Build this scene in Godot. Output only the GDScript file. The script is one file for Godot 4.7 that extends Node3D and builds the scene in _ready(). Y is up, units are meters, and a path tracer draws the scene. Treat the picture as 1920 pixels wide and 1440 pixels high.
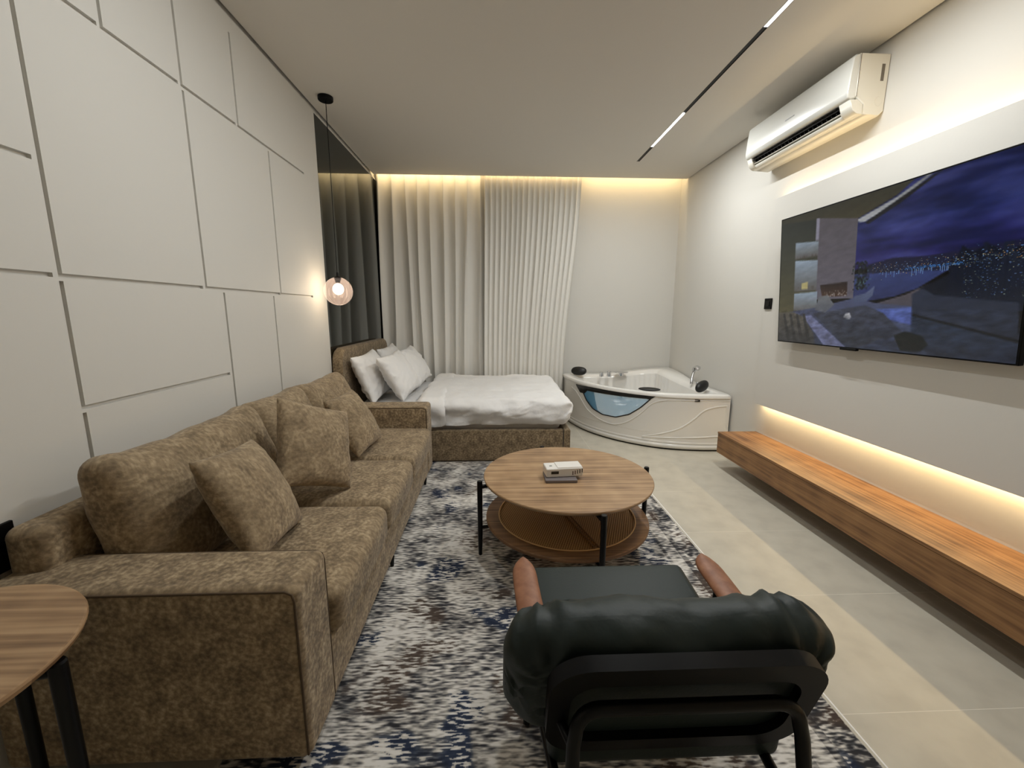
extends Node3D
# A long hotel studio: sofa wall on the left, curtain and corner whirlpool bath at the end, TV wall on the right.
# Units are metres. The camera stands at x = 0, z = 0 and looks down -z.
const EYE := 1.36
const XL := -1.421      # face of the panelled wall
const XR := 2.306       # face of the TV wall
const HC := 2.93        # underside of the ceiling
const ZE := -5.214      # edge of the ceiling in front of the curtain pocket
const ZB := -5.39       # end wall
const ZF := 2.1         # wall behind the camera
var M := {}
var taken := {}


func _ready() -> void:
	set_view()
	make_materials()
	build_shell()
	build_left_wall()
	build_right_wall()
	build_track()
	build_downlights()
	build_cove()
	build_curtains()
	build_pendant()
	build_rug()
	build_sofa()
	build_bed()
	build_tub()
	build_bench()
	build_tv()
	build_air_conditioner()
	build_coffee_table()
	build_armchair()
	build_side_table()
	build_small_things()


func set_view() -> void:
	var cam := Camera3D.new()
	cam.name = "camera"
	add_child(cam)
	cam.fov = 85.597
	cam.near = 0.05
	cam.transform = Transform3D(Basis(Vector3.UP, deg_to_rad(-2.286)) * Basis(Vector3.RIGHT, deg_to_rad(-9.869)) * Basis(Vector3.BACK, deg_to_rad(0.173)), Vector3(0, EYE, 0))
	cam.current = true
	var w := WorldEnvironment.new()
	w.name = "environment"
	var e := Environment.new()
	e.background_mode = Environment.BG_COLOR
	e.background_color = Color(0.01, 0.01, 0.012)
	e.tonemap_mode = Environment.TONE_MAPPER_LINEAR
	e.tonemap_exposure = 1.2
	e.sdfgi_enabled = true
	e.ssao_enabled = true
	e.ssil_enabled = true
	w.environment = e
	add_child(w)


# light output of each fitting
const TRACK_ENERGY := 1.7
const COVE_ENERGY := 0.7
const PANEL_TOP_ENERGY := 0.65
const PANEL_LOW_ENERGY := 1.0
const PENDANT_ENERGY := 0.05
const WARM := Color(1.0, 0.875, 0.66)
const NEUTRAL := Color(0.98, 0.99, 0.985)


# ---------------------------------------------------------------- helpers
func numbered(n: String) -> String:
	if not taken.has(n):
		taken[n] = 0
		return n
	taken[n] += 1
	return "%s_%03d" % [n, taken[n]]


func tag(o: Node, label: String, category := "", group := "") -> void:
	o.set_meta("label", label)
	if category:
		o.set_meta("category", category)
	if group:
		o.set_meta("group", group)


func thing(called: String, label: String, category: String, at: Vector3, group := "") -> Node3D:
	var o := Node3D.new()
	o.name = numbered(called)
	add_child(o)
	o.position = at
	tag(o, label, category, group)
	return o


func base_of(o: Node) -> Vector3:
	var p := Vector3.ZERO
	while o != self:
		p += o.position
		o = o.get_parent()
	return p


# commit a surface built in world coordinates as one named mesh under parent
func fin(st: SurfaceTool, called: String, m: Material, parent: Node = self, smooth := false) -> MeshInstance3D:
	if smooth:
		st.generate_normals()
	st.index()
	var o := MeshInstance3D.new()
	o.mesh = st.commit()
	o.material_override = m
	if parent == self:
		called = numbered(called)
	o.name = called
	parent.add_child(o, true)
	o.position = -base_of(parent)
	return o


func structure(o: Node) -> Node:
	o.set_meta("kind", "structure")
	return o


func new_st() -> SurfaceTool:
	var st := SurfaceTool.new()
	st.begin(Mesh.PRIMITIVE_TRIANGLES)
	return st


func put(st: SurfaceTool, p: Vector3, n: Vector3, uv: Vector2) -> void:
	st.set_normal(n)
	st.set_uv(uv)
	st.add_vertex(p)


# box with rounded edges; uv is in metres with u along the grain axis g
func rbox(st: SurfaceTool, c: Vector3, s: Vector3, r := 0.0, k := 2, g := 0, xf := Transform3D(), seg := Vector3i(1, 1, 1), df: Variant = null, skip := []) -> void:
	var h := s * 0.5
	r = minf(r, minf(h.x, minf(h.y, h.z)) * 0.98)
	var ax := []
	for a in 3:
		var l := PackedFloat32Array()
		var hi: float = h[a] - r
		if r > 0.0:
			for i in k:
				l.append(-hi - r * tan(PI / 4.0 * (k - i) / k))
		for i in seg[a] + 1:
			l.append(lerpf(-hi, hi, float(i) / seg[a]))
		if r > 0.0:
			for i in k:
				l.append(hi + r * tan(PI / 4.0 * (i + 1) / k))
		ax.append(l)
	for a in 3:
		var b := (a + 1) % 3
		var cc := (a + 2) % 3
		var lb: PackedFloat32Array = ax[b]
		var lc: PackedFloat32Array = ax[cc]
		var ua := b if g != cc else cc
		var va := cc if ua == b else b
		for sg in [-1.0, 1.0]:
			if skip.has([a, sg]):
				continue
			var ps := PackedVector3Array()
			var ns := PackedVector3Array()
			var us := PackedVector2Array()
			for i in lb.size():
				for j in lc.size():
					var q := Vector3.ZERO
					q[a] = sg * h[a]
					q[b] = lb[i]
					q[cc] = lc[j]
					var n := Vector3.ZERO
					n[a] = sg
					if r > 0.0:
						var inner := q.clamp(-(h - Vector3.ONE * r), h - Vector3.ONE * r)
						n = (q - inner).normalized()
						q = inner + n * r
					if df != null:
						q = df.call(q)
					var w := c + q
					us.append(Vector2(w[ua], w[va]))
					ps.append(xf * w)
					ns.append((xf.basis * n).normalized())
			var m := lc.size()
			for i in lb.size() - 1:
				for j in m - 1:
					var o := [i * m + j, i * m + j + 1, (i + 1) * m + j + 1, (i + 1) * m + j]
					if sg < 0.0:
						o.reverse()
					for t in [0, 1, 2, 0, 2, 3]:
						put(st, ps[o[t]], ns[o[t]], us[o[t]])


func span(st: SurfaceTool, x0: float, x1: float, y0: float, y1: float, z0: float, z1: float, r := 0.0, k := 2, g := 0) -> void:
	rbox(st, Vector3(x0 + x1, y0 + y1, z0 + z1) * 0.5, Vector3(x1 - x0, y1 - y0, z1 - z0).abs(), r, k, g)


# one span box as a mesh of its own
func box(called: String, m: Material, parent: Node, x0: float, x1: float, y0: float, y1: float, z0: float, z1: float, r := 0.0, g := 0) -> MeshInstance3D:
	var st := new_st()
	span(st, x0, x1, y0, y1, z0, z1, r, 2, g)
	return fin(st, called, m, parent)


# profile of (radius, y) from the bottom centre outwards, up and back in
func lathe(st: SurfaceTool, prof: Array, n := 32, xf := Transform3D(), soft := false) -> void:
	var nn := []
	for i in prof.size() - 1:
		var d: Vector2 = prof[i + 1] - prof[i]
		nn.append(Vector2(d.y, -d.x).normalized())
	for i in prof.size() - 1:
		var na: Vector2 = nn[i]
		var nb: Vector2 = nn[i]
		if soft:
			if i > 0:
				na = (nn[i] + nn[i - 1]).normalized()
			if i < nn.size() - 1:
				nb = (nn[i] + nn[i + 1]).normalized()
		for j in n:
			var t0 := TAU * j / n
			var t1 := TAU * (j + 1) / n
			var set_ := []
			for e in [[prof[i], t0, na], [prof[i], t1, na], [prof[i + 1], t1, nb], [prof[i + 1], t0, nb]]:
				var rr: Vector2 = e[0]
				var cs := cos(e[1])
				var sn := sin(e[1])
				var v := Vector3(rr.x * cs, rr.y, rr.x * sn)
				var nv := Vector3(e[2].x * cs, e[2].y, e[2].x * sn)
				set_.append([xf * v, (xf.basis * nv).normalized(), Vector2(v.x, v.z) if absf(e[2].y) > 0.5 else Vector2(e[1] * rr.x, v.y)])
			for t in [0, 1, 2, 0, 2, 3]:
				put(st, set_[t][0], set_[t][1], set_[t][2])


func tube(st: SurfaceTool, pts: Array, rad: Variant, n := 10, closed := false, flat_y := 1.0) -> void:
	var cnt := pts.size()
	var tang := []
	for i in cnt:
		var a: Vector3 = pts[(i - 1 + cnt) % cnt] if closed or i > 0 else pts[i]
		var b: Vector3 = pts[(i + 1) % cnt] if closed or i < cnt - 1 else pts[i]
		tang.append((b - a).normalized())
	var nrm: Vector3 = tang[0].cross(Vector3.UP if absf(tang[0].y) < 0.9 else Vector3.RIGHT).normalized()
	var rings := []
	for i in cnt:
		var t: Vector3 = tang[i]
		nrm = (nrm - t * nrm.dot(t)).normalized()
		var bn: Vector3 = t.cross(nrm)
		var r: float = rad[i] if rad is Array else rad
		var ring := []
		for j in n:
			var a := TAU * j / n
			var d := nrm * cos(a) + bn * sin(a) * flat_y
			ring.append([pts[i] + d * r, (nrm * cos(a) + bn * sin(a)).normalized()])
		rings.append(ring)
	for i in (cnt if closed else cnt - 1):
		var ra: Array = rings[i]
		var rb: Array = rings[(i + 1) % cnt]
		for j in n:
			var k := (j + 1) % n
			for e in [ra[j], rb[j], rb[k], ra[j], rb[k], ra[k]]:
				put(st, e[0], e[1], Vector2(float(j) / n, i * 0.05))
	if not closed:
		for side in 2:
			var ring: Array = rings[0 if side == 0 else cnt - 1]
			var nv: Vector3 = -tang[0] if side == 0 else tang[cnt - 1]
			for j in range(1, n - 1):
				var tri := [ring[0][0], ring[j][0], ring[j + 1][0]]
				if side == 1:
					tri.reverse()
				for p in tri:
					put(st, p, nv, Vector2.ZERO)


# open grid of points; smooth normals come from fin(..., true)
func sheet(st: SurfaceTool, rows: Array, flip := false) -> void:
	for i in rows.size() - 1:
		var a: PackedVector3Array = rows[i]
		var b: PackedVector3Array = rows[i + 1]
		for j in a.size() - 1:
			var q := [a[j], a[j + 1], b[j + 1], b[j]]
			var w := [Vector2(j, i), Vector2(j + 1, i), Vector2(j + 1, i + 1), Vector2(j, i + 1)]
			var o := [0, 1, 2, 0, 2, 3]
			if flip:
				o = [0, 2, 1, 0, 3, 2]
			for t in o:
				put(st, q[t], Vector3.UP, w[t] * 0.02)


# polygon in local xy, counter-clockwise, thickness d along z, edges bevelled by bev
func prism(st: SurfaceTool, poly: PackedVector2Array, d: float, xf: Transform3D, bev := 0.0) -> void:
	var n := poly.size()
	var inner := PackedVector2Array()
	var out := []
	for i in n:
		var e0 := (poly[i] - poly[(i - 1 + n) % n]).normalized()
		var e1 := (poly[(i + 1) % n] - poly[i]).normalized()
		var nv := (Vector2(e0.y, -e0.x) + Vector2(e1.y, -e1.x)).normalized()
		out.append(nv)
		inner.append(poly[i] - nv * bev)
	var idx := Geometry2D.triangulate_polygon(inner)
	for sg in [-1.0, 1.0]:
		for t in range(0, idx.size(), 3):
			var tri := [inner[idx[t]], inner[idx[t + 1]], inner[idx[t + 2]]]
			var area: float = (tri[1] - tri[0]).cross(tri[2] - tri[0])
			if area * sg > 0.0:
				tri.reverse()
			for p in tri:
				put(st, xf * Vector3(p.x, p.y, sg * d * 0.5), xf.basis * Vector3(0, 0, sg), p)
	var layers := [[poly, -d * 0.5 + bev, 0.0], [poly, d * 0.5 - bev, 0.0]]
	if bev > 0.0:
		layers = [[inner, -d * 0.5, -1.0], [poly, -d * 0.5 + bev, 0.0], [poly, d * 0.5 - bev, 0.0], [inner, d * 0.5, 1.0]]
	for l in layers.size() - 1:
		for i in n:
			var j := (i + 1) % n
			var quad := [[layers[l][0][i], layers[l][1], out[i], layers[l][2]], [layers[l + 1][0][i], layers[l + 1][1], out[i], layers[l + 1][2]], [layers[l + 1][0][j], layers[l + 1][1], out[j], layers[l + 1][2]], [layers[l][0][j], layers[l][1], out[j], layers[l][2]]]
			for t in [0, 1, 2, 0, 2, 3]:
				var e: Array = quad[t]
				put(st, xf * Vector3(e[0].x, e[0].y, e[1]), (xf.basis * Vector3(e[2].x, e[2].y, e[3])).normalized(), Vector2(e[0].x, e[1]))


func round_rect(w: float, h: float, r: float, k := 6) -> PackedVector2Array:
	var p := PackedVector2Array()
	for q in 4:
		var c := Vector2((w * 0.5 - r) * [1, -1, -1, 1][q], (h * 0.5 - r) * [1, 1, -1, -1][q])
		for i in k + 1:
			var a := PI / 2.0 * (q + float(i) / k)
			p.append(c + Vector2(cos(a), sin(a)) * r)
	return p


# soft pillow in a local frame: w along x, h along y, thickness t along z
func pillow(st: SurfaceTool, w: float, h: float, t: float, xf: Transform3D, seed_ := 1, pinch := 0.06, crease := 0.006, n := 26) -> void:
	var ns := noise(seed_, 1.0, 3)
	for sg in [-1.0, 1.0]:
		var rows := []
		for i in n + 1:
			var row := PackedVector3Array()
			for j in n + 1:
				var u := sin(PI / 2.0 * (2.0 * j / n - 1.0))
				var v := sin(PI / 2.0 * (2.0 * i / n - 1.0))
				var full := pow(maxf(0.0, (1.0 - u * u) * (1.0 - v * v)), 0.42)
				var x := w * 0.5 * u * (1.0 - pinch * (1.0 - v * v))
				var y := h * 0.5 * v * (1.0 - pinch * (1.0 - u * u))
				var fold := ns.get_noise_3d(x * 14.0, y * 14.0, sg * 3.0) + 0.6 * sin(18.0 * atan2(v, u) + 5.0 * ns.get_noise_2d(u * 3.0, v * 3.0)) * pow(maxf(absf(u), absf(v)), 4.0)
				row.append(xf * Vector3(x, y, sg * (t * 0.5 * full + crease * fold * minf(1.0, full * 3.0))))
			rows.append(row)
		sheet(st, rows, sg > 0.0)


func noise(seed_: int, freq: float, oct := 4) -> FastNoiseLite:
	var f := FastNoiseLite.new()
	f.seed = seed_
	f.noise_type = FastNoiseLite.TYPE_SIMPLEX_SMOOTH
	f.frequency = freq
	f.fractal_type = FastNoiseLite.FRACTAL_FBM
	f.fractal_octaves = oct
	return f


func frame_of(u: Vector3, v: Vector3, at: Vector3) -> Transform3D:
	var x := u.normalized()
	var z := x.cross(v).normalized()
	return Transform3D(Basis(x, z.cross(x), z), at)


func area_light(parent: Node, at: Vector3, dir: Vector3, along: Vector3, size: Vector2, energy: float, c: Color) -> void:
	var l := AreaLight3D.new()
	l.name = "light"
	var z := -dir.normalized()
	var x := along.normalized()
	l.area_size = size
	l.area_normalize_energy = true
	l.light_energy = energy
	l.light_color = c
	l.shadow_enabled = true
	l.area_range = 12.0
	l.area_attenuation = 2.0
	parent.add_child(l, true)
	l.transform = Transform3D(Basis(x, z.cross(x), z), at - base_of(parent))


# ---------------------------------------------------------------- materials
func plain(c: Color, rough := 0.6, metal := 0.0) -> StandardMaterial3D:
	var m := StandardMaterial3D.new()
	m.albedo_color = c
	m.roughness = rough
	m.metallic = metal
	return m


func glow(c: Color, e: float) -> StandardMaterial3D:
	var m := plain(c, 0.5)
	m.emission_enabled = true
	m.emission = c
	m.emission_energy_multiplier = e
	return m


# grey picture through a colour ramp of [position, colour]
func ramp(src: Image, stops: Array) -> ImageTexture:
	var lut := PackedByteArray()
	for i in 256:
		var t := i / 255.0
		var c: Color = stops[0][1]
		for k in stops.size() - 1:
			if t >= stops[k][0]:
				c = stops[k][1].lerp(stops[k + 1][1], clampf((t - stops[k][0]) / (stops[k + 1][0] - stops[k][0]), 0.0, 1.0))
		lut.append_array([c.r8, c.g8, c.b8])
	src.convert(Image.FORMAT_L8)
	var d := src.get_data()
	var o := PackedByteArray()
	o.resize(d.size() * 3)
	for i in d.size():
		var k := d[i] * 3
		o[i * 3] = lut[k]
		o[i * 3 + 1] = lut[k + 1]
		o[i * 3 + 2] = lut[k + 2]
	return ImageTexture.create_from_image(Image.create_from_data(src.get_width(), src.get_height(), false, Image.FORMAT_RGB8, o))


func relief(m: StandardMaterial3D, img: Image, cm: float) -> void:
	m.heightmap_enabled = true
	m.heightmap_texture = ImageTexture.create_from_image(img)
	m.heightmap_scale = cm


func make_materials() -> void:
	# paint: a faint roller grain
	var grain := noise(3, 0.09, 3).get_seamless_image(256, 256)
	for e in [["paint", Color(0.845, 0.835, 0.81), 0.75], ["panel_paint", Color(0.845, 0.835, 0.81), 0.62], ["ceiling_paint", Color(0.845, 0.83, 0.80), 0.85]]:
		var m := plain(e[1], e[2])
		m.uv1_triplanar = true
		m.uv1_scale = Vector3.ONE * 1.3
		relief(m, grain, 0.02)
		M[e[0]] = m
	M.mirror = plain(Color(0.27, 0.295, 0.29), 0.03, 1.0)
	M.black = plain(Color(0.035, 0.035, 0.038), 0.42)
	M.black_metal = plain(Color(0.03, 0.03, 0.034), 0.36)
	M.black.metallic_specular = 0.28
	M.black_metal.metallic_specular = 0.35
	M.track = plain(Color(0.02, 0.02, 0.02), 0.6)
	M.chrome = plain(Color(0.85, 0.85, 0.86), 0.14, 1.0)
	M.white_plastic = plain(Color(0.86, 0.845, 0.80), 0.32)
	M.ac_front = plain(Color(0.85, 0.85, 0.83), 0.25)
	M.acrylic = plain(Color(0.94, 0.93, 0.91), 0.18)
	M.rubber = plain(Color(0.03, 0.03, 0.032), 0.45)
	# floor tile
	var stone := noise(11, 0.012, 5).get_seamless_image(512, 512)
	var tile := plain(Color.WHITE, 0.42)
	tile.albedo_texture = ramp(stone, [[0.0, Color(0.735, 0.71, 0.655)], [0.5, Color(0.775, 0.75, 0.69)], [1.0, Color(0.80, 0.775, 0.715)]])
	tile.uv1_triplanar = true
	tile.uv1_world_triplanar = true
	tile.uv1_scale = Vector3.ONE * 0.8
	M.tile = tile
	M.grout = plain(Color(0.88, 0.855, 0.80), 0.9)
	# wood: streaks along u
	var w1 := noise(21, 0.05, 4).get_seamless_image(24, 512)
	w1.resize(1024, 512, Image.INTERPOLATE_CUBIC)
	var w2 := noise(22, 0.02, 3).get_seamless_image(256, 128)
	w2.resize(1024, 512, Image.INTERPOLATE_CUBIC)
	var a := w1.get_data()
	var b := w2.get_data()
	for i in a.size():
		a[i] = clampi(int(a[i] * 0.72 + b[i] * 0.28), 0, 255)
	var grain_img := Image.create_from_data(1024, 512, false, Image.FORMAT_L8, a)
	var walnut := ramp(grain_img, [[0.0, Color(0.40, 0.295, 0.20)], [0.36, Color(0.575, 0.45, 0.32)], [0.62, Color(0.675, 0.545, 0.40)], [1.0, Color(0.76, 0.64, 0.49)]])
	for e in [["walnut", Color(1, 1, 1), 0.42], ["bench_wood", Color(0.88, 0.80, 0.70), 0.40], ["shelf_wood", Color(0.80, 0.73, 0.65), 0.5]]:
		var m := plain(e[1], e[2])
		m.albedo_texture = walnut
		m.uv1_scale = Vector3(0.9, 1.5, 1)
		M[e[0]] = m
	# velvet-like chenille with a mottled pile
	var f1 := noise(31, 0.030, 4).get_seamless_image(512, 512)
	var f2 := noise(32, 0.006, 3).get_seamless_image(512, 512)
	var fa := f1.get_data()
	var fb := f2.get_data()
	for i in fa.size():
		fa[i] = clampi(int(128 + (fa[i] - 128) * 0.95 + (fb[i] - 128) * 0.55), 0, 255)
	var pile := Image.create_from_data(512, 512, false, Image.FORMAT_L8, fa)
	for e in [["chenille", 1.0, 0.16], ["bed_fabric", 0.90, 0.05]]:
		var m := plain(Color(1, 1, 1), 0.9)
		var s: float = e[1]
		m.albedo_texture = ramp(pile, [[0.0, Color(0.40, 0.335, 0.25) * s], [0.42, Color(0.53, 0.455, 0.35) * s], [0.72, Color(0.64, 0.56, 0.44) * s], [1.0, Color(0.74, 0.66, 0.54) * s]])
		m.uv1_triplanar = true
		m.uv1_scale = Vector3(2.9, 2.9, 2.9)
		m.rim_enabled = true
		m.rim = 0.25
		m.rim_tint = 0.8
		relief(m, pile, e[2])
		M[e[0]] = m
	M.piping = plain(Color(0.34, 0.275, 0.20), 0.9)
	# white bed linen
	var linen := plain(Color(0.945, 0.94, 0.935), 0.85)
	var crumple := noise(41, 0.016, 4).get_seamless_image(512, 512)
	linen.uv1_triplanar = true
	linen.uv1_scale = Vector3.ONE * 1.1
	relief(linen, crumple, 0.5)
	M.linen = linen
	# curtain cloth
	var cloth := plain(Color(0.90, 0.89, 0.865), 0.9)
	cloth.rim_enabled = true
	cloth.rim = 0.15
	M.curtain = cloth
	# leather
	var hide := noise(51, 0.12, 3).get_seamless_image(256, 256)
	var green := plain(Color(0.115, 0.155, 0.145), 0.5)
	green.uv1_triplanar = true
	green.uv1_scale = Vector3.ONE * 3.0
	relief(green, hide, 0.03)
	green.metallic_specular = 0.42
	M.green_leather = green
	var tan_img := noise(52, 0.03, 4).get_seamless_image(256, 256)
	var brown := plain(Color.WHITE, 0.5)
	brown.albedo_texture = ramp(tan_img, [[0.0, Color(0.47, 0.29, 0.19)], [1.0, Color(0.64, 0.44, 0.32)]])
	brown.uv1_triplanar = true
	brown.uv1_scale = Vector3.ONE * 2.5
	M.brown_leather = brown
	M.cane = plain(Color(0.80, 0.62, 0.38), 0.6)
	M.cane_board = plain(Color(0.54, 0.39, 0.23), 0.8)
	M.cane_trim = plain(Color(0.86, 0.70, 0.48), 0.6)
	var blue := plain(Color(0.42, 0.70, 0.88, 0.68), 0.05)
	blue.transparency = BaseMaterial3D.TRANSPARENCY_ALPHA
	M.blue_glass = blue
	var smoked := plain(Color(0.80, 0.74, 0.74, 0.16), 0.04)
	smoked.transparency = BaseMaterial3D.TRANSPARENCY_ALPHA
	M.globe_glass = smoked
	M.diffuser = glow(Color(1.0, 0.98, 0.95), 6.0)
	M.led = glow(WARM, 4.0)
	M.bulb = glow(Color(1.0, 0.93, 0.82), 5.0)


# ---------------------------------------------------------------- the room
func build_shell() -> void:
	# floor: grout bed with 1.2 x 0.6 m tiles
	var fl := box("floor", M.grout, self, XL - 0.15, XR + 0.15, -0.1, -0.0003, ZB - 0.15, ZF + 0.15)
	structure(fl)
	var zs := [ZF]
	var k := 8
	while -1.165 + 0.597 * k > ZF:
		k -= 1
	while -1.165 + 0.597 * k > ZB:
		zs.append(-1.165 + 0.597 * k)
		k -= 1
	zs.append(ZB)
	var xs := [XL - 0.01, -0.253, 0.947, 2.147, XR]
	var shapes := {}
	for i in zs.size() - 1:
		for j in xs.size() - 1:
			var sx: float = xs[j + 1] - xs[j] - 0.003
			var sz: float = zs[i] - zs[i + 1] - 0.003
			var key := "%.3f %.3f" % [sx, sz]
			if not shapes.has(key):
				var st := new_st()
				rbox(st, Vector3.ZERO, Vector3(sx, 0.01, sz), 0.0003, 1)
				shapes[key] = st.commit()
			var t := MeshInstance3D.new()
			t.name = "tile"
			t.mesh = shapes[key]
			t.material_override = M.tile
			fl.add_child(t, true)
			t.position = Vector3((xs[j] + xs[j + 1]) * 0.5, -0.005, (zs[i] + zs[i + 1]) * 0.5)
	structure(box("wall_back", M.paint, self, XL - 0.15, XR + 0.15, 0.0, 3.2, ZB - 0.15, ZB))
	structure(box("wall_front", M.paint, self, XL - 0.15, XR + 0.15, 0.0, 3.2, ZF, ZF + 0.15))
	# ceiling: slab above, dropped board below with a slot for the light track and a pocket at the end
	var c := box("ceiling", M.ceiling_paint, self, XL - 0.15, XR + 0.15, 3.1, 3.2, ZB - 0.15, ZF + 0.15)
	structure(c)
	var st2 := new_st()
	span(st2, XL + 0.012, 1.497, HC, 3.0, ZE, ZF)
	span(st2, 1.527, XR - 0.012, HC, 3.0, ZE, ZF)
	span(st2, 1.497, 1.527, HC, 3.0, ZE, -4.67)
	fin(st2, "dropped_ceiling", M.ceiling_paint, c)
	# shadow gap beads beside the dropped board
	for x in [XL + 0.004, XR - 0.004]:
		box("shadow_gap_bead", M.track, c, x - 0.004, x + 0.004, HC + 0.03, HC + 0.04, ZE, ZF)


func region_of(z: float, y: float) -> int:
	if y > 2.37:
		return 0 if z > -1.757 else 1 if z > -2.147 else 2 if z > -2.567 else 3
	if y > 1.473:
		if z > -1.454:
			return 4 if y > 1.824 else 5
		return 6 if z > -2.15 else 7 if z > -2.873 else 8
	if z > -1.453:
		return 9
	if z > -2.281:
		return 10 if y > 1.03 else 11
	return 12 if z > -2.776 else 13


func build_left_wall() -> void:
	var depth := 0.013
	var w := box("wall_left", M.panel_paint, self, XL - 0.15, XL - depth, 0.0, 3.2, ZB, ZF)
	structure(w)
	# milled grooves as [z0, z1, y0, y1]
	var g := []
	var hw := 0.007
	for v in [[-1.454, 1.466, 2.35], [-1.453, 1.023, 1.455], [-1.453, 0.1, 1.012], [-1.757, 2.363, 2.9], [-2.147, 2.363, 2.9], [-2.150, 1.466, 2.35], [-2.567, 2.363, 2.83], [-2.873, 1.466, 2.35], [-2.281, 0.1, 1.455], [-2.776, 0.1, 1.455]]:
		g.append([v[0] - hw, v[0] + hw, v[1], v[2]])
	for h in [[2.37, -0.4, -1.738], [2.37, -1.75, -2.124], [2.37, -2.14, -2.545], [2.37, -2.56, -3.372], [1.824, -0.4, -1.430], [1.473, -0.4, -1.430], [1.473, -1.447, -2.126], [1.473, -2.143, -2.862], [1.473, -2.866, -3.362], [1.03, -1.446, -2.256]]:
		g.append([h[2], h[1], h[0] - hw, h[0] + hw])
	var zl := [-3.63, ZF, -1.757, -2.147, -2.567, -1.454, -2.15, -2.873, -1.453, -2.281, -2.776]
	var yl := [0.0, 2.915, 2.37, 1.473, 1.824, 1.03]
	for e in g:
		zl.append_array([e[0], e[1]])
		yl.append_array([e[2], e[3]])
	zl.sort()
	yl.sort()
	var solid := func(z: float, y: float) -> bool:
		if z < -3.63 or z > ZF or y < 0.0 or y > 2.915:
			return false
		for e in g:
			if z > e[0] and z < e[1] and y > e[2] and y < e[3]:
				return false
		return true
	var sts := {}
	for i in zl.size() - 1:
		for j in yl.size() - 1:
			var z0: float = zl[i]
			var z1: float = zl[i + 1]
			var y0: float = yl[j]
			var y1: float = yl[j + 1]
			if z1 - z0 < 1e-5 or y1 - y0 < 1e-5:
				continue
			var zc := (z0 + z1) * 0.5
			var yc := (y0 + y1) * 0.5
			if not solid.call(zc, yc):
				continue
			var id := region_of(zc, yc)
			if not sts.has(id):
				sts[id] = new_st()
			var st: SurfaceTool = sts[id]
			var b := XL - depth
			var faces := [[Vector3(1, 0, 0), [Vector3(XL, y0, z1), Vector3(XL, y1, z1), Vector3(XL, y1, z0), Vector3(XL, y0, z0)]]]
			if not solid.call(zc, y1 + 1e-4):
				faces.append([Vector3.UP, [Vector3(b, y1, z0), Vector3(XL, y1, z0), Vector3(XL, y1, z1), Vector3(b, y1, z1)]])
			if not solid.call(zc, y0 - 1e-4):
				faces.append([Vector3.DOWN, [Vector3(b, y0, z1), Vector3(XL, y0, z1), Vector3(XL, y0, z0), Vector3(b, y0, z0)]])
			if not solid.call(z1 + 1e-4, yc):
				faces.append([Vector3(0, 0, 1), [Vector3(b, y0, z1), Vector3(b, y1, z1), Vector3(XL, y1, z1), Vector3(XL, y0, z1)]])
			if not solid.call(z0 - 1e-4, yc):
				faces.append([Vector3(0, 0, -1), [Vector3(XL, y0, z0), Vector3(XL, y1, z0), Vector3(b, y1, z0), Vector3(b, y0, z0)]])
			for f in faces:
				for t in [0, 1, 2, 0, 2, 3]:
					put(st, f[1][t], f[0], Vector2.ZERO)
	for id in sts:
		fin(sts[id], "panel", M.panel_paint, w)
	# smoked mirror behind the bed
	var mr := thing("wall_mirror", "tall dark smoked mirror covering the wall behind the bed headboard", "mirror", Vector3(XL, 0.02, -4.5))
	box("mirror_glass", M.mirror, mr, XL - depth + 0.001, XL, 0.02, 2.895, ZB + 0.002, -3.634)
	structure(box("trim_1", M.paint, self, XL - depth + 0.001, XL, 2.897, 2.915, ZB + 0.002, -3.634))


func build_right_wall() -> void:
	var w := box("wall_right", M.paint, self, XR, XR + 0.15, 0.0, 3.2, ZB, ZF)
	structure(w)
	# raised TV panel, standing off the wall on a core so that light spills above and below
	var z0 := -3.41
	var z1 := ZF - 0.02
	box("raised_panel", M.paint, w, 2.226, 2.244, 0.593, 2.25, z0, z1, 0.001)
	box("panel_core", M.paint, w, 2.244, XR, 0.66, 2.19, z0 + 0.01, z1)
	var up := thing("led_strip", "warm led strip hidden behind the top edge of the television panel", "light", Vector3(2.265, 2.19, (z0 + z1) * 0.5), "concealed led strips")
	box("led_tape", M.led, up, 2.262, 2.270, 2.191, 2.1935, z0 + 0.02, z1)
	area_light(up, Vector3(2.266, 2.225, (z0 + z1) * 0.5), Vector3(0, 1, 0), Vector3(0, 0, 1), Vector2(z1 - z0 - 0.02, 0.012), PANEL_TOP_ENERGY, WARM)
	var dn := thing("led_strip", "warm led strip hidden behind the bottom edge of the television panel", "light", Vector3(2.265, 0.65, (z0 + z1) * 0.5), "concealed led strips")
	box("led_tape", M.led, dn, 2.262, 2.270, 0.6565, 0.659, z0 + 0.02, z1)
	area_light(dn, Vector3(2.268, 0.606, (z0 + z1) * 0.5), Vector3(0, -1, 0), Vector3(0, 0, 1), Vector2(z1 - z0 - 0.02, 0.012), PANEL_LOW_ENERGY, WARM)
	var sw := thing("wall_switch", "small square black switch on the wall beside the television", "switch", Vector3(2.226, 1.385, -3.355))
	box("plate", M.black, sw, 2.216, 2.2258, 1.388, 1.474, -3.40, -3.312, 0.003)
	box("rocker", M.black_metal, sw, 2.213, 2.216, 1.41, 1.452, -3.378, -3.334, 0.001)


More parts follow.
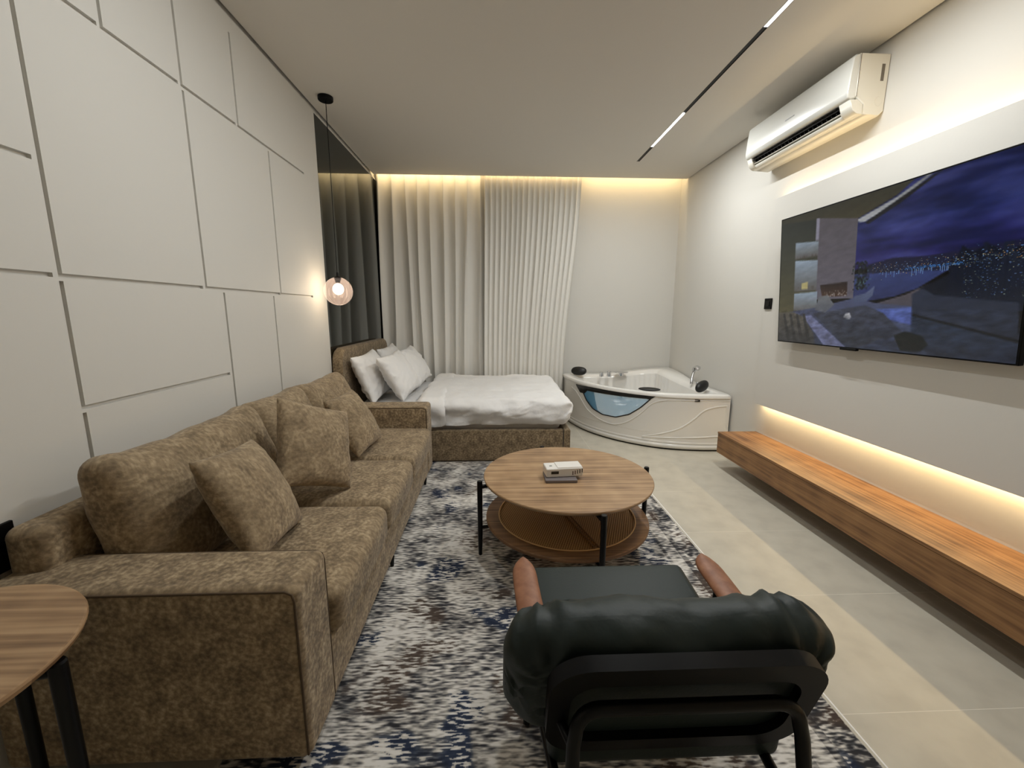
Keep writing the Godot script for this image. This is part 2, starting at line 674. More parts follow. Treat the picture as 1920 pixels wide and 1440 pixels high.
func build_track() -> void:
	var t := thing("track_light", "long black ceiling track with two glowing white linear lamps", "track light", Vector3(1.512, HC, -2.4))
	var st := new_st()
	span(st, 1.4975, 1.5265, 2.975, 2.985, -4.668, ZF)
	span(st, 1.4975, 1.5, HC - 0.001, 2.975, -4.668, ZF)
	span(st, 1.524, 1.5265, HC - 0.001, 2.975, -4.668, ZF)
	span(st, 1.5, 1.524, HC + 0.004, 2.975, -4.668, -4.66)
	fin(st, "channel", M.track, t)
	for e in [[-4.267, -3.59], [-2.561, -1.884]]:
		var lamp := box("lamp_body", M.track, t, 1.502, 1.522, 2.945, 2.974, e[0] - 0.01, e[1] + 0.01)
		box("diffuser", M.diffuser, lamp, 1.501, 1.523, HC - 0.002, 2.946, e[0], e[1], 0.002)
		area_light(t, Vector3(1.512, HC - 0.006, (e[0] + e[1]) * 0.5), Vector3(0, -1, 0), Vector3(0, 0, 1), Vector2(e[1] - e[0], 0.022), TRACK_ENERGY * (e[1] - e[0]) / 0.677, NEUTRAL)
	for e in [[-4.66, -4.28], [-3.578, -2.572], [-1.872, ZF - 0.02]]:
		box("blank_cover", M.track, t, 1.501, 1.523, HC + 0.002, 2.95, e[0], e[1])


# recessed spots over the seating, just above the top edge of the picture
func build_downlights() -> void:
	for e in [[-0.38, -1.55, "round recessed ceiling downlight turned towards the panelled wall", -0.30, 0.50], [0.30, -2.0, "round recessed ceiling downlight above the coffee table", -0.10, 1.2]]:
		var at := Vector3(e[0], HC, e[1])
		var t := thing("downlight", e[2], "downlight", at, "recessed ceiling downlights")
		var st := new_st()
		lathe(st, [Vector2(0.05, -0.006), Vector2(0.062, -0.004), Vector2(0.062, 0.0), Vector2(0.05, 0.0)], 32, Transform3D(Basis(), at))
		fin(st, "trim_ring", M.white_plastic, t)
		st = new_st()
		lathe(st, [Vector2(0, -0.004), Vector2(0.05, -0.004), Vector2(0.05, 0.0)], 32, Transform3D(Basis(), at))
		fin(st, "lamp_lens", M.diffuser, t)
		area_light(t, at + Vector3(0, -0.03, 0), Vector3(e[3], -1, 0), Vector3(0, 0, 1), Vector2(0.09, 0.09), e[4], NEUTRAL)


func build_cove() -> void:
	var t := thing("led_strip", "warm led strip in the ceiling pocket above the curtain", "light", Vector3(0.4, 3.01, ZE - 0.01), "concealed led strips")
	box("led_tape", M.led, t, XL + 0.02, XR - 0.02, 3.03, 3.04, ZE - 0.004, ZE - 0.001)
	area_light(t, Vector3((XL + XR) * 0.5, 3.035, ZE - 0.012), Vector3(0, -0.62, -0.78), Vector3(1, 0, 0), Vector2(XR - XL - 0.04, 0.012), COVE_ENERGY, WARM)


func build_curtains() -> void:
	var ns := noise(61, 1.0, 3)
	for e in [["curtain", "heavy beige curtain with wide soft folds hanging beside the smoked mirror", -1.412, -0.06, -1.395, -0.08, 9.0, 0.040, -5.322], ["curtain", "beige curtain gathered in narrow tight pleats hanging next to the bare end wall", -0.13, 1.03, -0.15, 0.86, 18.0, 0.021, -5.256]]:
		var rows := []
		var cols := 420
		var amp: float = e[7]
		for i in 61:
			var t := i / 60.0
			var y := lerpf(3.045, 0.035, t)
			var row := PackedVector3Array()
			for j in cols + 1:
				var s := float(j) / cols
				var x := lerpf(lerpf(e[2], e[3], s), lerpf(e[4], e[5], s), smoothstep(0.0, 0.85, t))
				var wob := ns.get_noise_2d(s * 3.0 + e[6], t * 0.35) * lerpf(0.5, 6.0 if e[6] < 15.0 else 1.6, t)
				var ph: float = TAU * (s * e[6]) + wob
				var slow: float = TAU * s * minf(e[6], 11.0) + wob * 0.6
				var wave := lerpf(sin(ph), sin(slow), smoothstep(0.22, 0.6, t) * 0.35 * float(e[6] > 15.0)) + 0.28 * sin(2.0 * ph + 1.1) * t + 0.35 * sin(0.5 * ph + 2.0 * ns.get_noise_2d(s * 5.0, 7.0)) * t
				var a := amp * (0.75 + 0.45 * ns.get_noise_2d(s * e[6] * 0.5 + 40.0, t * 0.5))
				row.append(Vector3(x + 0.012 * cos(ph) * amp / 0.04, y, e[8] + a * wave))
			rows.append(row)
		var th := thing(e[0], e[1], "curtain", Vector3((e[2] + e[3]) * 0.5, 0.035, -5.3))
		var st := new_st()
		sheet(st, rows)
		fin(st, "cloth", M.curtain, th, true)
		var hem := new_st()
		var low: PackedVector3Array = rows[60]
		var line := []
		for j in range(0, cols + 1, 3):
			line.append(low[j])
		tube(hem, line, 0.004, 5)
		fin(hem, "hem", M.curtain, th)
	var rail := thing("curtain_rail", "white curtain rail hidden in the ceiling pocket", "rail", Vector3(-0.2, 3.05, -5.3))
	box("rail", M.white_plastic, rail, XL + 0.01, 1.06, 3.05, 3.099, -5.315, -5.285)


func build_pendant() -> void:
	var at := Vector3(-1.256, 0, -3.452)
	var t := thing("pendant_lamp", "round ribbed glass pendant lamp hanging on a thin black cord by the sofa wall", "lamp", Vector3(at.x, 1.41, at.z))
	var st := new_st()
	lathe(st, [Vector2(0, 2.902), Vector2(0.05, 2.902), Vector2(0.054, 2.906), Vector2(0.054, HC - 0.001), Vector2(0, HC - 0.001)], 28, Transform3D(Basis(), at))
	fin(st, "ceiling_cup", M.black, t)
	st = new_st()
	tube(st, [at + Vector3(0, 2.903, 0), at + Vector3(0, 2.2, 0), at + Vector3(0, 1.66, 0)], 0.0028, 6)
	fin(st, "cord", M.black, t)
	st = new_st()
	lathe(st, [Vector2(0, 1.585), Vector2(0.018, 1.585), Vector2(0.02, 1.60), Vector2(0.028, 1.617), Vector2(0.028, 1.628), Vector2(0.011, 1.636), Vector2(0.009, 1.665), Vector2(0, 1.668)], 20, Transform3D(Basis(), at))
	fin(st, "socket", M.black_metal, t)
	# ribbed globe
	st = new_st()
	var rows := []
	var c := at + Vector3(0, 1.518, 0)
	for i in 33:
		var a := PI * (0.985 * i / 32.0 + 0.015) - 0.0
		var row := PackedVector3Array()
		for j in 97:
			var b := TAU * j / 96.0
			var r := 0.108 * (1.0 + 0.018 * cos(16.0 * b))
			row.append(c + Vector3(sin(a) * cos(b), -cos(a), sin(a) * sin(b)) * r)
		rows.append(row)
	sheet(st, rows, true)
	fin(st, "glass_globe", M.globe_glass, t, true)
	st = new_st()
	var prof := []
	for i in 17:
		var a := PI * i / 16.0
		prof.append(Vector2(0.042 * sin(a), 1.535 - 0.045 * cos(a)))
	lathe(st, prof, 24, Transform3D(Basis(), at), true)
	fin(st, "bulb", M.bulb, t)
	var l := OmniLight3D.new()
	l.name = "light"
	l.light_energy = PENDANT_ENERGY
	l.light_color = Color(1.0, 0.90, 0.76)
	l.light_size = 0.04
	l.omni_range = 12.0
	l.omni_attenuation = 2.0
	l.shadow_enabled = true
	t.add_child(l)
	l.position = at + Vector3(0, 1.535, 0) - t.position


func build_rug() -> void:
	var wide := 768
	var long := 1152
	var patch := noise(71, 0.018, 4).get_image(wide / 2, long / 2)
	patch.resize(wide, long, Image.INTERPOLATE_CUBIC)
	var streak := noise(72, 0.21, 3).get_image(96, long)
	streak.resize(wide, long, Image.INTERPOLATE_CUBIC)
	var kn := noise(73, 0.42, 2)
	kn.noise_type = FastNoiseLite.TYPE_VALUE_CUBIC
	var knot := kn.get_image(wide / 3, long)
	knot.resize(wide, long, Image.INTERPOLATE_BILINEAR)
	var tint := noise(74, 0.012, 3).get_image(wide / 2, long / 2)
	tint.resize(wide, long, Image.INTERPOLATE_CUBIC)
	var pa := patch.get_data()
	var sa := streak.get_data()
	var ka := knot.get_data()
	var ta := tint.get_data()
	var cols := [Color(0.15, 0.15, 0.165), Color(0.30, 0.30, 0.315), Color(0.50, 0.49, 0.48), Color(0.64, 0.625, 0.60), Color(0.80, 0.78, 0.75), Color(0.88, 0.865, 0.84)]
	var navy := Color(0.08, 0.13, 0.23)
	var umber := Color(0.30, 0.235, 0.19)
	var o := PackedByteArray()
	o.resize(wide * long * 3)
	for y in long:
		for x in wide:
			var i := y * wide + x
			var v := 0.63 + (pa[i] - 128) / 128.0 * 0.52 + (sa[i] - 128) / 128.0 * 0.58 + (ka[i] - 128) / 128.0 * 0.66
			# woven border along the long sides
			var d := mini(x, wide - 1 - x)
			if d < 84:
				if d > 40 and d < 52:
					v -= 0.32
				elif d > 76:
					v -= 0.22
				elif d <= 40 and d > 5:
					v = 0.45 + (ka[i] - 128) / 128.0 * 1.2 + (pa[i] - 128) / 200.0
			var f := clampf(v, 0.0, 0.999) * 5.0
			var k := int(f)
			var c: Color = cols[k].lerp(cols[k + 1], f - k)
			var t := (ta[i] - 128) / 128.0
			t += 0.9 * exp(-(pow((x - 195.0) / 75.0, 2.0) + pow((y - 955.0) / 38.0, 2.0)))
			if t > 0.38 and v < 0.62:
				c = c.lerp(navy, clampf((t - 0.38) * 5.0, 0.0, 0.85))
			elif t < -0.28 and v < 0.5:
				c = c.lerp(umber, clampf((-0.28 - t) * 3.0, 0.0, 0.7))
			if d <= 4:
				c = Color(0.78, 0.76, 0.71)
			o[i * 3] = c.r8
			o[i * 3 + 1] = c.g8
			o[i * 3 + 2] = c.b8
	var m := plain(Color.WHITE, 0.95)
	m.albedo_texture = ImageTexture.create_from_image(Image.create_from_data(wide, long, false, Image.FORMAT_RGB8, o))
	m.uv1_scale = Vector3(1.0 / 2.023, 1.0 / 3.03, 1)
	m.uv1_offset = Vector3(0.85 / 2.023, 3.63 / 3.03, 0)
	relief(m, knot, 0.12)
	var r := thing("area_rug", "distressed grey, cream and navy woven rug with streaky pattern under the coffee table", "rug", Vector3(0.16, 0, -2.1))
	box("pile", m, r, -0.85, 1.173, 0.0005, 0.011, -3.63, -0.6, 0.003)
	var st := new_st()
	span(st, 1.171, 1.180, 0.0005, 0.0095, -3.63, -0.6, 0.003)
	fin(st, "binding", M.linen, r)


# ---------------------------------------------------------------- sofa wall
func build_sofa() -> void:
	var t := thing("sofa", "long brown chenille three-seat sofa against the panelled wall", "sofa", Vector3(-0.97, 0, -2.23))
	var st := new_st()
	var ns := noise(81, 1.0, 3)
	rbox(st, Vector3(-0.972, 0.18, -2.23), Vector3(0.845, 0.24, 2.36), 0.02, 2)
	fin(st, "base", M.chenille, t)
	st = new_st()
	rbox(st, Vector3(-1.345, 0.41, -2.27), Vector3(0.12, 0.68, 2.28), 0.035, 3)
	fin(st, "back_frame", M.chenille, t)
	for e in [[-1.237, -1.03], [-3.43, -3.215]]:
		st = new_st()
		rbox(st, Vector3(-0.973, 0.34, (e[0] + e[1]) * 0.5), Vector3(0.86, 0.56, e[1] - e[0]), 0.028, 4)
		var arm := fin(st, "arm", M.chenille, t)
		st = new_st()
		for z in [e[0] + 0.004, e[1] - 0.004]:
			tube(st, [Vector3(-1.39, 0.609, z), Vector3(-0.575, 0.609, z), Vector3(-0.556, 0.600, z), Vector3(-0.551, 0.58, z), Vector3(-0.551, 0.08, z)], 0.0035, 6)
		fin(st, "piping", M.piping, arm)
	# seat cushions
	for e in [[-1.88, -1.24], [-2.50, -1.885], [-3.212, -2.505]]:
		var w: float = e[1] - e[0]
		var soft := func(p: Vector3) -> Vector3:
			var u := p.x / 0.37
			var v := p.z / (w * 0.5)
			if p.y > 0.0:
				p.y += 0.018 * (1.0 - u * u) * (1.0 - v * v) + 0.004 * ns.get_noise_3d(p.x * 5.0, p.z * 5.0 + w * 9.0, 1.0)
			if p.x > 0.0:
				p.x += 0.016 * (1.0 - v * v) * (1.0 - pow(p.y / 0.085, 2.0) * 0.5)
			return p
		st = new_st()
		rbox(st, Vector3(-0.888, 0.372, (e[0] + e[1]) * 0.5), Vector3(0.74, 0.168, w), 0.045, 4, 0, Transform3D(), Vector3i(14, 3, 14), soft)
		fin(st, "seat_cushion", M.chenille, t, true)
	# back cushions lean on the frame
	for e in [[-2.045, -1.235, 0.475, 5], [-2.55, -2.03, 0.485, 6], [-3.205, -2.54, 0.475, 7]]:
		var w: float = e[1] - e[0]
		var h: float = e[2]
		var sd: float = e[3]
		var plump := func(p: Vector3) -> Vector3:
			var u := p.z / (w * 0.5)
			var v := p.y / (h * 0.5)
			var full := (1.0 - u * u * u * u) * (1.0 - v * v * v * v)
			p.x += signf(p.x) * 0.035 * full * (1.0 if p.x > 0.0 else 0.3)
			p.x += 0.010 * ns.get_noise_3d(p.z * 7.0 + sd * 3.0, p.y * 6.0, sd) * (0.3 + full)
			p.x += 0.006 * sin(30.0 * p.y + 26.0 * p.z + sd) * pow(absf(u), 3.0) * (1.0 - v * v)
			if v > 0.0:
				p.y += 0.022 * pow(absf(u), 5.0) * v - 0.012 * v * (1.0 - u * u) + 0.008 * ns.get_noise_2d(p.z * 5.0 + sd * 7.0, 2.0)
				p.x *= 1.0 - 0.34 * v * v
			return p
		var xf := frame_of(Vector3(0.975, 0.22, 0), Vector3(-0.22, 0.975, 0), Vector3(-1.185, 0.672, (e[0] + e[1]) * 0.5))
		st = new_st()
		rbox(st, Vector3.ZERO, Vector3(0.18, h, w), 0.065, 4, 0, xf, Vector3i(2, 14, 20), plump)
		fin(st, "back_cushion", M.chenille, t, true)
	for e in [[-0.58, -1.14], [-0.56, -2.055], [-0.56, -3.12], [-1.33, -1.14], [-1.33, -3.3]]:
		st = new_st()
		lathe(st, [Vector2(0, 0.011 if e[0] > -0.85 else 0.0), Vector2(0.009, 0.011 if e[0] > -0.85 else 0.0), Vector2(0.014, 0.066), Vector2(0, 0.066)], 14, Transform3D(Basis(), Vector3(e[0], 0, e[1])))
		fin(st, "leg", M.black_metal, t)
	# scatter cushions
	var poses := [
		["brown chenille scatter cushion tilted next to the sofa arm by the side table", Vector3(-0.905, 0.682, -1.49), Vector3(-0.088, -0.114, -0.99), Vector3(-0.474, 0.879, -0.059), 0.40, 0.17],
		["brown chenille scatter cushion standing upright in the middle of the sofa", Vector3(-0.872, 0.720, -1.965), Vector3(0.461, -0.365, -0.809), Vector3(-0.159, 0.863, -0.48), 0.41, 0.15],
		["brown chenille scatter cushion leaning in the sofa corner next to the arm by the bed", Vector3(-0.905, 0.665, -2.62), Vector3(0.077, 0.005, -0.997), Vector3(-0.487, 0.873, -0.034), 0.39, 0.17]]
	for i in 3:
		var e: Array = poses[i]
		var o := thing("scatter_cushion", e[0], "cushion", e[1] - Vector3(0, 0.2, 0), "scatter cushions on the sofa")
		st = new_st()
		pillow(st, e[4], e[4], e[5], frame_of(e[2], e[3], e[1]), 90 + i, 0.055, 0.005)
		fin(st, "cover", M.chenille, o, true)


func build_bed() -> void:
	var t := thing("bed", "double bed with brown upholstered headboard and base beside the curtain", "bed", Vector3(-0.35, 0, -4.42))
	var st := new_st()
	# headboard with rounded upper corners
	var p := PackedVector2Array()
	p.append_array([Vector2(-0.775, 0.0), Vector2(0.775, 0.0)])
	for i in 9:
		var a := PI / 2.0 * i / 8.0
		p.append(Vector2(0.775 - 0.13 + 0.13 * cos(a), 1.04 - 0.13 + 0.13 * sin(a)))
	for i in 9:
		var a := PI / 2.0 * (1.0 + i / 8.0)
		p.append(Vector2(-0.775 + 0.13 + 0.13 * cos(a), 1.04 - 0.13 + 0.13 * sin(a)))
	prism(st, p, 0.09, Transform3D(Basis(Vector3(0, 0, -1), Vector3.UP, Vector3(1, 0, 0)), Vector3(XL + 0.048, 0.002, -4.395)), 0.018)
	fin(st, "headboard", M.bed_fabric, t)
	for e in [["side_rail", -1.328, 0.615, -3.69, -3.63], ["side_rail", -1.328, 0.615, -5.2, -5.14], ["foot_rail", 0.62, 0.682, -5.2, -3.628]]:
		st = new_st()
		span(st, e[1], e[2], 0.014, 0.303, e[3], e[4], 0.012, 3)
		fin(st, e[0], M.bed_fabric, t)
	st = new_st()
	rbox(st, Vector3(-0.345, 0.390, -4.405), Vector3(1.90, 0.25, 1.36), 0.06, 3)
	fin(st, "mattress", M.linen, t)
	box("slat_base", M.cane_board, t, -1.31, 0.615, 0.2, 0.262, -5.138, -3.692)
	# duvet
	var ns := noise(101, 1.0, 4)
	var d := thing("duvet", "white duvet spread over the bed and hanging over its side", "bedding", Vector3(0, 0.31, -4.4))
	var drape := func(q: Vector3) -> Vector3:
		var w := q
		var n1 := ns.get_noise_3d(q.x * 2.2, q.z * 3.0, q.y * 2.0)
		var n2 := ns.get_noise_3d(q.x * 5.5 + 20.0, q.z * 4.0, q.y * 9.0)
		w.y += (0.024 * n1 + 0.010 * n2 + 0.014 * (1.0 - pow(q.z / 0.81, 4.0))) * smoothstep(-0.12, 0.06, q.y)
		var side := smoothstep(0.60, 0.79, absf(q.z))
		var low := 1.0 - smoothstep(-0.13, 0.1, q.y)
		w.z += signf(q.z) * side * (0.03 * ns.get_noise_2d(q.x * 4.0, q.y * 7.0) + 0.018 * sin(q.y * 30.0 + 4.0 * n1 + q.x * 3.0) - 0.035 * low)
		w.x += smoothstep(0.5, 0.69, q.x) * (0.025 * ns.get_noise_2d(q.z * 3.0, q.y * 6.0) - 0.03 * low)
		return w
	st = new_st()
	rbox(st, Vector3(0.02, 0.447, -4.405), Vector3(1.38, 0.262, 1.61), 0.10, 5, 0, Transform3D(), Vector3i(44, 6, 44), drape, [[1, -1.0], [0, -1.0]])
	fin(st, "quilt", M.linen, d, true)
	# turned-down band at the pillow end
	var fold := func(q: Vector3) -> Vector3:
		var w := q
		w.y += 0.012 * ns.get_noise_3d(q.x * 5.0, q.z * 4.0, 3.0)
		w.x += 0.03 * ns.get_noise_2d(q.z * 1.8, 5.0) + 0.03 * smoothstep(0.0, 0.8, q.z)
		w.z += signf(q.z) * smoothstep(0.62, 0.8, absf(q.z)) * 0.02 * sin(q.y * 26.0 + q.x * 10.0)
		return w
	st = new_st()
	rbox(st, Vector3(-0.60, 0.462, -4.405), Vector3(0.28, 0.28, 1.645), 0.075, 5, 0, Transform3D(), Vector3i(8, 6, 34), fold, [[1, -1.0], [0, -1.0], [0, 1.0]])
	fin(st, "turned_down_band", M.linen, d, true)
	# pillows
	var set_ := [
		["white bed pillow leaning on the headboard beside the sofa arm", Vector3(-1.19, 0.755, -4.03), 0.92, 0.38, 0.66],
		["white bed pillow propped in front of another pillow on the sofa side of the bed", Vector3(-0.945, 0.755, -4.09), 0.86, 0.50, 0.66],
		["white bed pillow leaning on the headboard beside the curtain", Vector3(-1.175, 0.760, -4.79), 0.92, 0.38, 0.66],
		["white bed pillow propped in front of another pillow on the curtain side of the bed", Vector3(-0.93, 0.755, -4.74), 0.84, 0.54, 0.66]]
	for i in 4:
		var e: Array = set_[i]
		var o := thing("bed_pillow", e[0], "pillow", e[1] - Vector3(0, 0.2, 0), "white pillows on the bed")
		st = new_st()
		pillow(st, e[4], 0.46, 0.20, frame_of(Vector3(0.05 * (i % 2), 0.03, -1), Vector3(-e[3], e[2], 0), e[1]), 110 + i, 0.09, 0.020)
		fin(st, "pillowcase", M.linen, o, true)


# ---------------------------------------------------------------- corner bath
const TC := Vector3(2.288, 0, -5.36)
const TA := [0.0, 24.0, 43.0, 60.0, 72.0, 90.0]
const TR := [1.49, 1.54, 1.50, 1.45, 1.41, 1.40]


func lut(xs: Array, ys: Array, x: float) -> float:
	if x <= xs[0]:
		return ys[0]
	for i in xs.size() - 1:
		if x <= xs[i + 1]:
			return lerpf(ys[i], ys[i + 1], (x - xs[i]) / (xs[i + 1] - xs[i]))
	return ys[-1]


func bath_radius(deg: float) -> float:
	var s := 0.0
	for k in [-6.0, -3.0, 0.0, 3.0, 6.0]:
		s += lut(TA, TR, deg + k)
	return s / 5.0


func bath(deg: float, y: float, off := 0.0) -> Vector3:
	var r := bath_radius(deg) + off
	var a := deg_to_rad(deg)
	return Vector3(TC.x - r * sin(a), y, TC.z + r * cos(a))


func pane_top(d: float) -> float:
	return lut([28.7, 60.3, 61.8], [0.503, 0.480, 0.440], d)


func pane_low(d: float) -> float:
	return lut([28.7, 30.5, 32.5, 36.6, 42.3, 48.9, 54.7, 59.3, 61.8], [0.502, 0.450, 0.396, 0.313, 0.258, 0.254, 0.290, 0.366, 0.438], d)


func build_tub() -> void:
	var t := thing("whirlpool_bath", "white corner whirlpool bath with blue glass window and black headrests", "bathtub", Vector3(1.6, 0, -4.7))
	# skirt with a real opening for the window
	var st := new_st()
	var degs := []
	for i in 121:
		degs.append(lerpf(0.0, 90.0, i / 120.0))
	degs.append_array([28.7, 61.8])
	degs.sort()
	var yb := 0.085
	var yt := 0.560
	for i in degs.size() - 1:
		var a: float = degs[i]
		var b: float = degs[i + 1]
		if b - a < 1e-4:
			continue
		var open := (a + b) * 0.5 > 28.7 and (a + b) * 0.5 < 61.8
		var bands := [[yb, yb, yt, yt]]
		if open:
			bands = [[yb, yb, pane_low(a), pane_low(b)], [pane_top(a), pane_top(b), yt, yt]]
		for e in bands:
			for s in 4:
				var t0 := s / 4.0
				var t1 := (s + 1) / 4.0
				var q := [bath(a, lerpf(e[0], e[2], t0)), bath(b, lerpf(e[1], e[3], t0)), bath(b, lerpf(e[1], e[3], t1)), bath(a, lerpf(e[0], e[2], t1))]
				var na := (bath(a, 0.0, 1.0) - bath(a, 0.0)).normalized()
				var nb := (bath(b, 0.0, 1.0) - bath(b, 0.0)).normalized()
				for k in [0, 1, 2, 0, 2, 3]:
					put(st, q[k], na if k == 0 or k == 3 else nb, Vector2.ZERO)
	fin(st, "skirt", M.acrylic, t)
	# stepped plinth and the dark toe gap
	for e in [["plinth", M.acrylic, 0.018, 0.060, 0.012], ["plinth", M.acrylic, 0.060, 0.088, 0.004], ["toe_gap", M.rubber, 0.0, 0.018, -0.004]]:
		st = new_st()
		var rows := [PackedVector3Array(), PackedVector3Array(), PackedVector3Array(), PackedVector3Array()]
		for i in 91:
			rows[0].append(bath(i, e[2], -0.05))
			rows[1].append(bath(i, e[2], e[4]))
			rows[2].append(bath(i, e[3], e[4]))
			rows[3].append(bath(i, e[3], -0.05))
		sheet(st, rows)
		st.set_smooth_group(-1)
		fin(st, e[0], e[1], t, true)
	# rim, basin
	var c := Vector3(1.66, 0, -4.73)
	var n := 144
	var rim := [PackedVector3Array(), PackedVector3Array(), PackedVector3Array(), PackedVector3Array(), PackedVector3Array(), PackedVector3Array()]
	var wall := [PackedVector3Array(), PackedVector3Array(), PackedVector3Array(), PackedVector3Array(), PackedVector3Array()]
	var foot := [PackedVector3Array(), PackedVector3Array(), PackedVector3Array(), PackedVector3Array()]
	var seen_open := []
	for i in n + 1:
		var a := TAU * i / n
		var d := Vector3(cos(a), 0, sin(a))
		var far := 0.1
		var deg := 0.0
		while far < 2.0:
			var q := c + d * far
			if q.x > 2.286 or q.z < -5.358:
				break
			deg = rad_to_deg(atan2(TC.x - q.x, q.z - TC.z))
			if Vector2(TC.x - q.x, q.z - TC.z).length() > bath_radius(deg) + 0.012:
				break
			far += 0.004
		var corner := pow(maxf(0.0, d.dot(Vector3(0.7071, 0, -0.7071))), 3.0)
		var y := 0.570 + 0.075 * corner
		var k := lerpf(0.80, 0.60, corner)
		var rib := 0.011 * sin(a * 46.0) * smoothstep(0.45, 0.7, corner)
		var o := c + d * far
		rim[0].append(o + Vector3(0, y - 0.035, 0))
		rim[1].append(o + Vector3(0, y - 0.008, 0))
		rim[2].append(o - d * 0.012 + Vector3(0, y, 0))
		rim[3].append(c + d * far * lerpf(1.0, k, 0.6) + Vector3(0, y - 0.004, 0))
		rim[4].append(c + d * far * (k + 0.01) + Vector3(0, y - 0.014, 0))
		rim[5].append(c + d * far * (k - 0.02) + Vector3(0, y - 0.045, 0))
		wall[0].append(rim[5][i])
		wall[1].append(c + d * (far * (k - 0.04) + rib) + Vector3(0, y - 0.12, 0))
		wall[2].append(c + d * (far * (k - 0.07) + rib) + Vector3(0, 0.36, 0))
		wall[3].append(c + d * far * (k - 0.12) + Vector3(0, 0.22, 0))
		wall[4].append(c + d * far * (k - 0.22) + Vector3(0, 0.165, 0))
		var open := deg > 27.0 and deg < 64.0 and far < 1.2 and o.x < 2.2 and o.z > -5.2
		seen_open.append(open)
		foot[0].append(c + d * (far * 0.985 if open else far * (k - 0.22)) + Vector3(0, 0.165, 0))
		foot[1].append(c + d * far * (k - 0.24) + Vector3(0, 0.160, 0))
		foot[2].append(c + d * far * 0.2 + Vector3(0, 0.150, 0))
		foot[3].append(c + Vector3(0, 0.148, 0))
	st = new_st()
	sheet(st, rim, false)
	fin(st, "rim", M.acrylic, t, true)
	st = new_st()
	for i in n:
		if seen_open[i] or seen_open[i + 1]:
			continue
		for r in 4:
			var rows := [PackedVector3Array([wall[r][i], wall[r][i + 1]]), PackedVector3Array([wall[r + 1][i], wall[r + 1][i + 1]])]
			sheet(st, rows, false)
	sheet(st, foot, false)
	fin(st, "basin", M.acrylic, t, true)
	# window: blue pane, dark rim and black band above it
	st = new_st()
	var ra := [PackedVector3Array(), PackedVector3Array(), PackedVector3Array()]
	for i in 61:
		var d := lerpf(28.75, 61.75, i / 60.0)
		for k in 3:
			ra[k].append(bath(d, lerpf(pane_low(d), pane_top(d), k / 2.0), -0.004))
	sheet(st, ra, false)
	fin(st, "window_pane", M.blue_glass, t, true)
	st = new_st()
	var loop := []
	for i in 49:
		var d := lerpf(28.75, 61.75, i / 48.0)
		loop.append(bath(d, pane_low(d), 0.002))
	tube(st, loop, 0.006, 8)
	fin(st, "window_frame", M.rubber, t)
	st = new_st()
	var rb := [PackedVector3Array(), PackedVector3Array(), PackedVector3Array(), PackedVector3Array()]
	for i in 81:
		var d := lerpf(25.9, 68.8, i / 80.0)
		var top := lut([25.8, 68.9], [0.560, 0.513], d)
		var low := lut([25.8, 28.9, 30.2, 59.0, 61.0, 64.5, 68.9], [0.555, 0.495, 0.500, 0.478, 0.438, 0.432, 0.508], d)
		rb[0].append(bath(d, low, -0.004))
		rb[1].append(bath(d, low, 0.006))
		rb[2].append(bath(d, top, 0.006))
		rb[3].append(bath(d, top, -0.004))
	sheet(st, rb, false)
	fin(st, "window_band", M.rubber, t, true)
	# pressed mouldings on the skirt
	for e in [[[73.8, 0.453], [69.0, 0.43], [64.6, 0.371], [57.5, 0.251], [50.3, 0.192], [43.3, 0.176], [37.5, 0.228], [32.4, 0.335], [28.2, 0.455], [24.0, 0.500], [13.9, 0.513], [0.5, 0.511]], [[31.0, 0.104], [23.2, 0.168], [17.8, 0.228], [13.3, 0.320], [9.8, 0.409], [6.0, 0.447], [1.3, 0.461]], [[1.3, 0.461], [0.9, 0.30], [0.6, 0.169], [6.0, 0.15], [14.0, 0.135], [24.1, 0.118], [30.9, 0.104]]]:
		var curve := Curve3D.new()
		var src: Array = e
		for i in src.size():
			var pt: Vector3 = bath(src[i][0], src[i][1], 0.001)
			var pv: Vector3 = bath(src[maxi(i - 1, 0)][0], src[maxi(i - 1, 0)][1], 0.001)
			var nx: Vector3 = bath(src[mini(i + 1, src.size() - 1)][0], src[mini(i + 1, src.size() - 1)][1], 0.001)
			curve.add_point(pt, -(nx - pv) / 6.0, (nx - pv) / 6.0)
		var pts := []
		for i in 61:
			pts.append(curve.sample_baked(curve.get_baked_length() * i / 60.0, true))
		st = new_st()
		tube(st, pts, 0.008, 8)
		fin(st, "moulding", M.acrylic, t)
	# black headrests
	for e in [[Vector3(1.058, 0.622, -5.19), Vector3(0.9, 0, 0.45), Vector3(0.0, 0.85, -0.5), 0.20, 0.11, 0.08], [Vector3(2.10, 0.618, -4.08), Vector3(0.75, 0.25, -0.5), Vector3(-0.4, 0.9, 0.2), 0.20, 0.10, 0.09], [Vector3(1.585, 0.578, -4.15), Vector3(0.93, 0, 0.36), Vector3(0.3, 0.15, -0.93), 0.22, 0.085, 0.03]]:
		st = new_st()
		var hx := frame_of(e[1], e[2], e[0])
		hx.basis = hx.basis * Basis.from_scale(Vector3(e[3], e[4], e[5]))
		var prof := []
		for i in 13:
			var q := PI * i / 12.0
			prof.append(Vector2(0.5 * pow(sin(q), 0.7), -0.5 * cos(q)))
		var rows := []
		for i in 13:
			var row := PackedVector3Array()
			for j in 25:
				row.append(hx * Vector3(prof[i].x * cos(TAU * j / 24.0), prof[i].y, prof[i].x * sin(TAU * j / 24.0)))
			rows.append(row)
		sheet(st, rows, true)
		fin(st, "headrest", M.rubber, t, true)
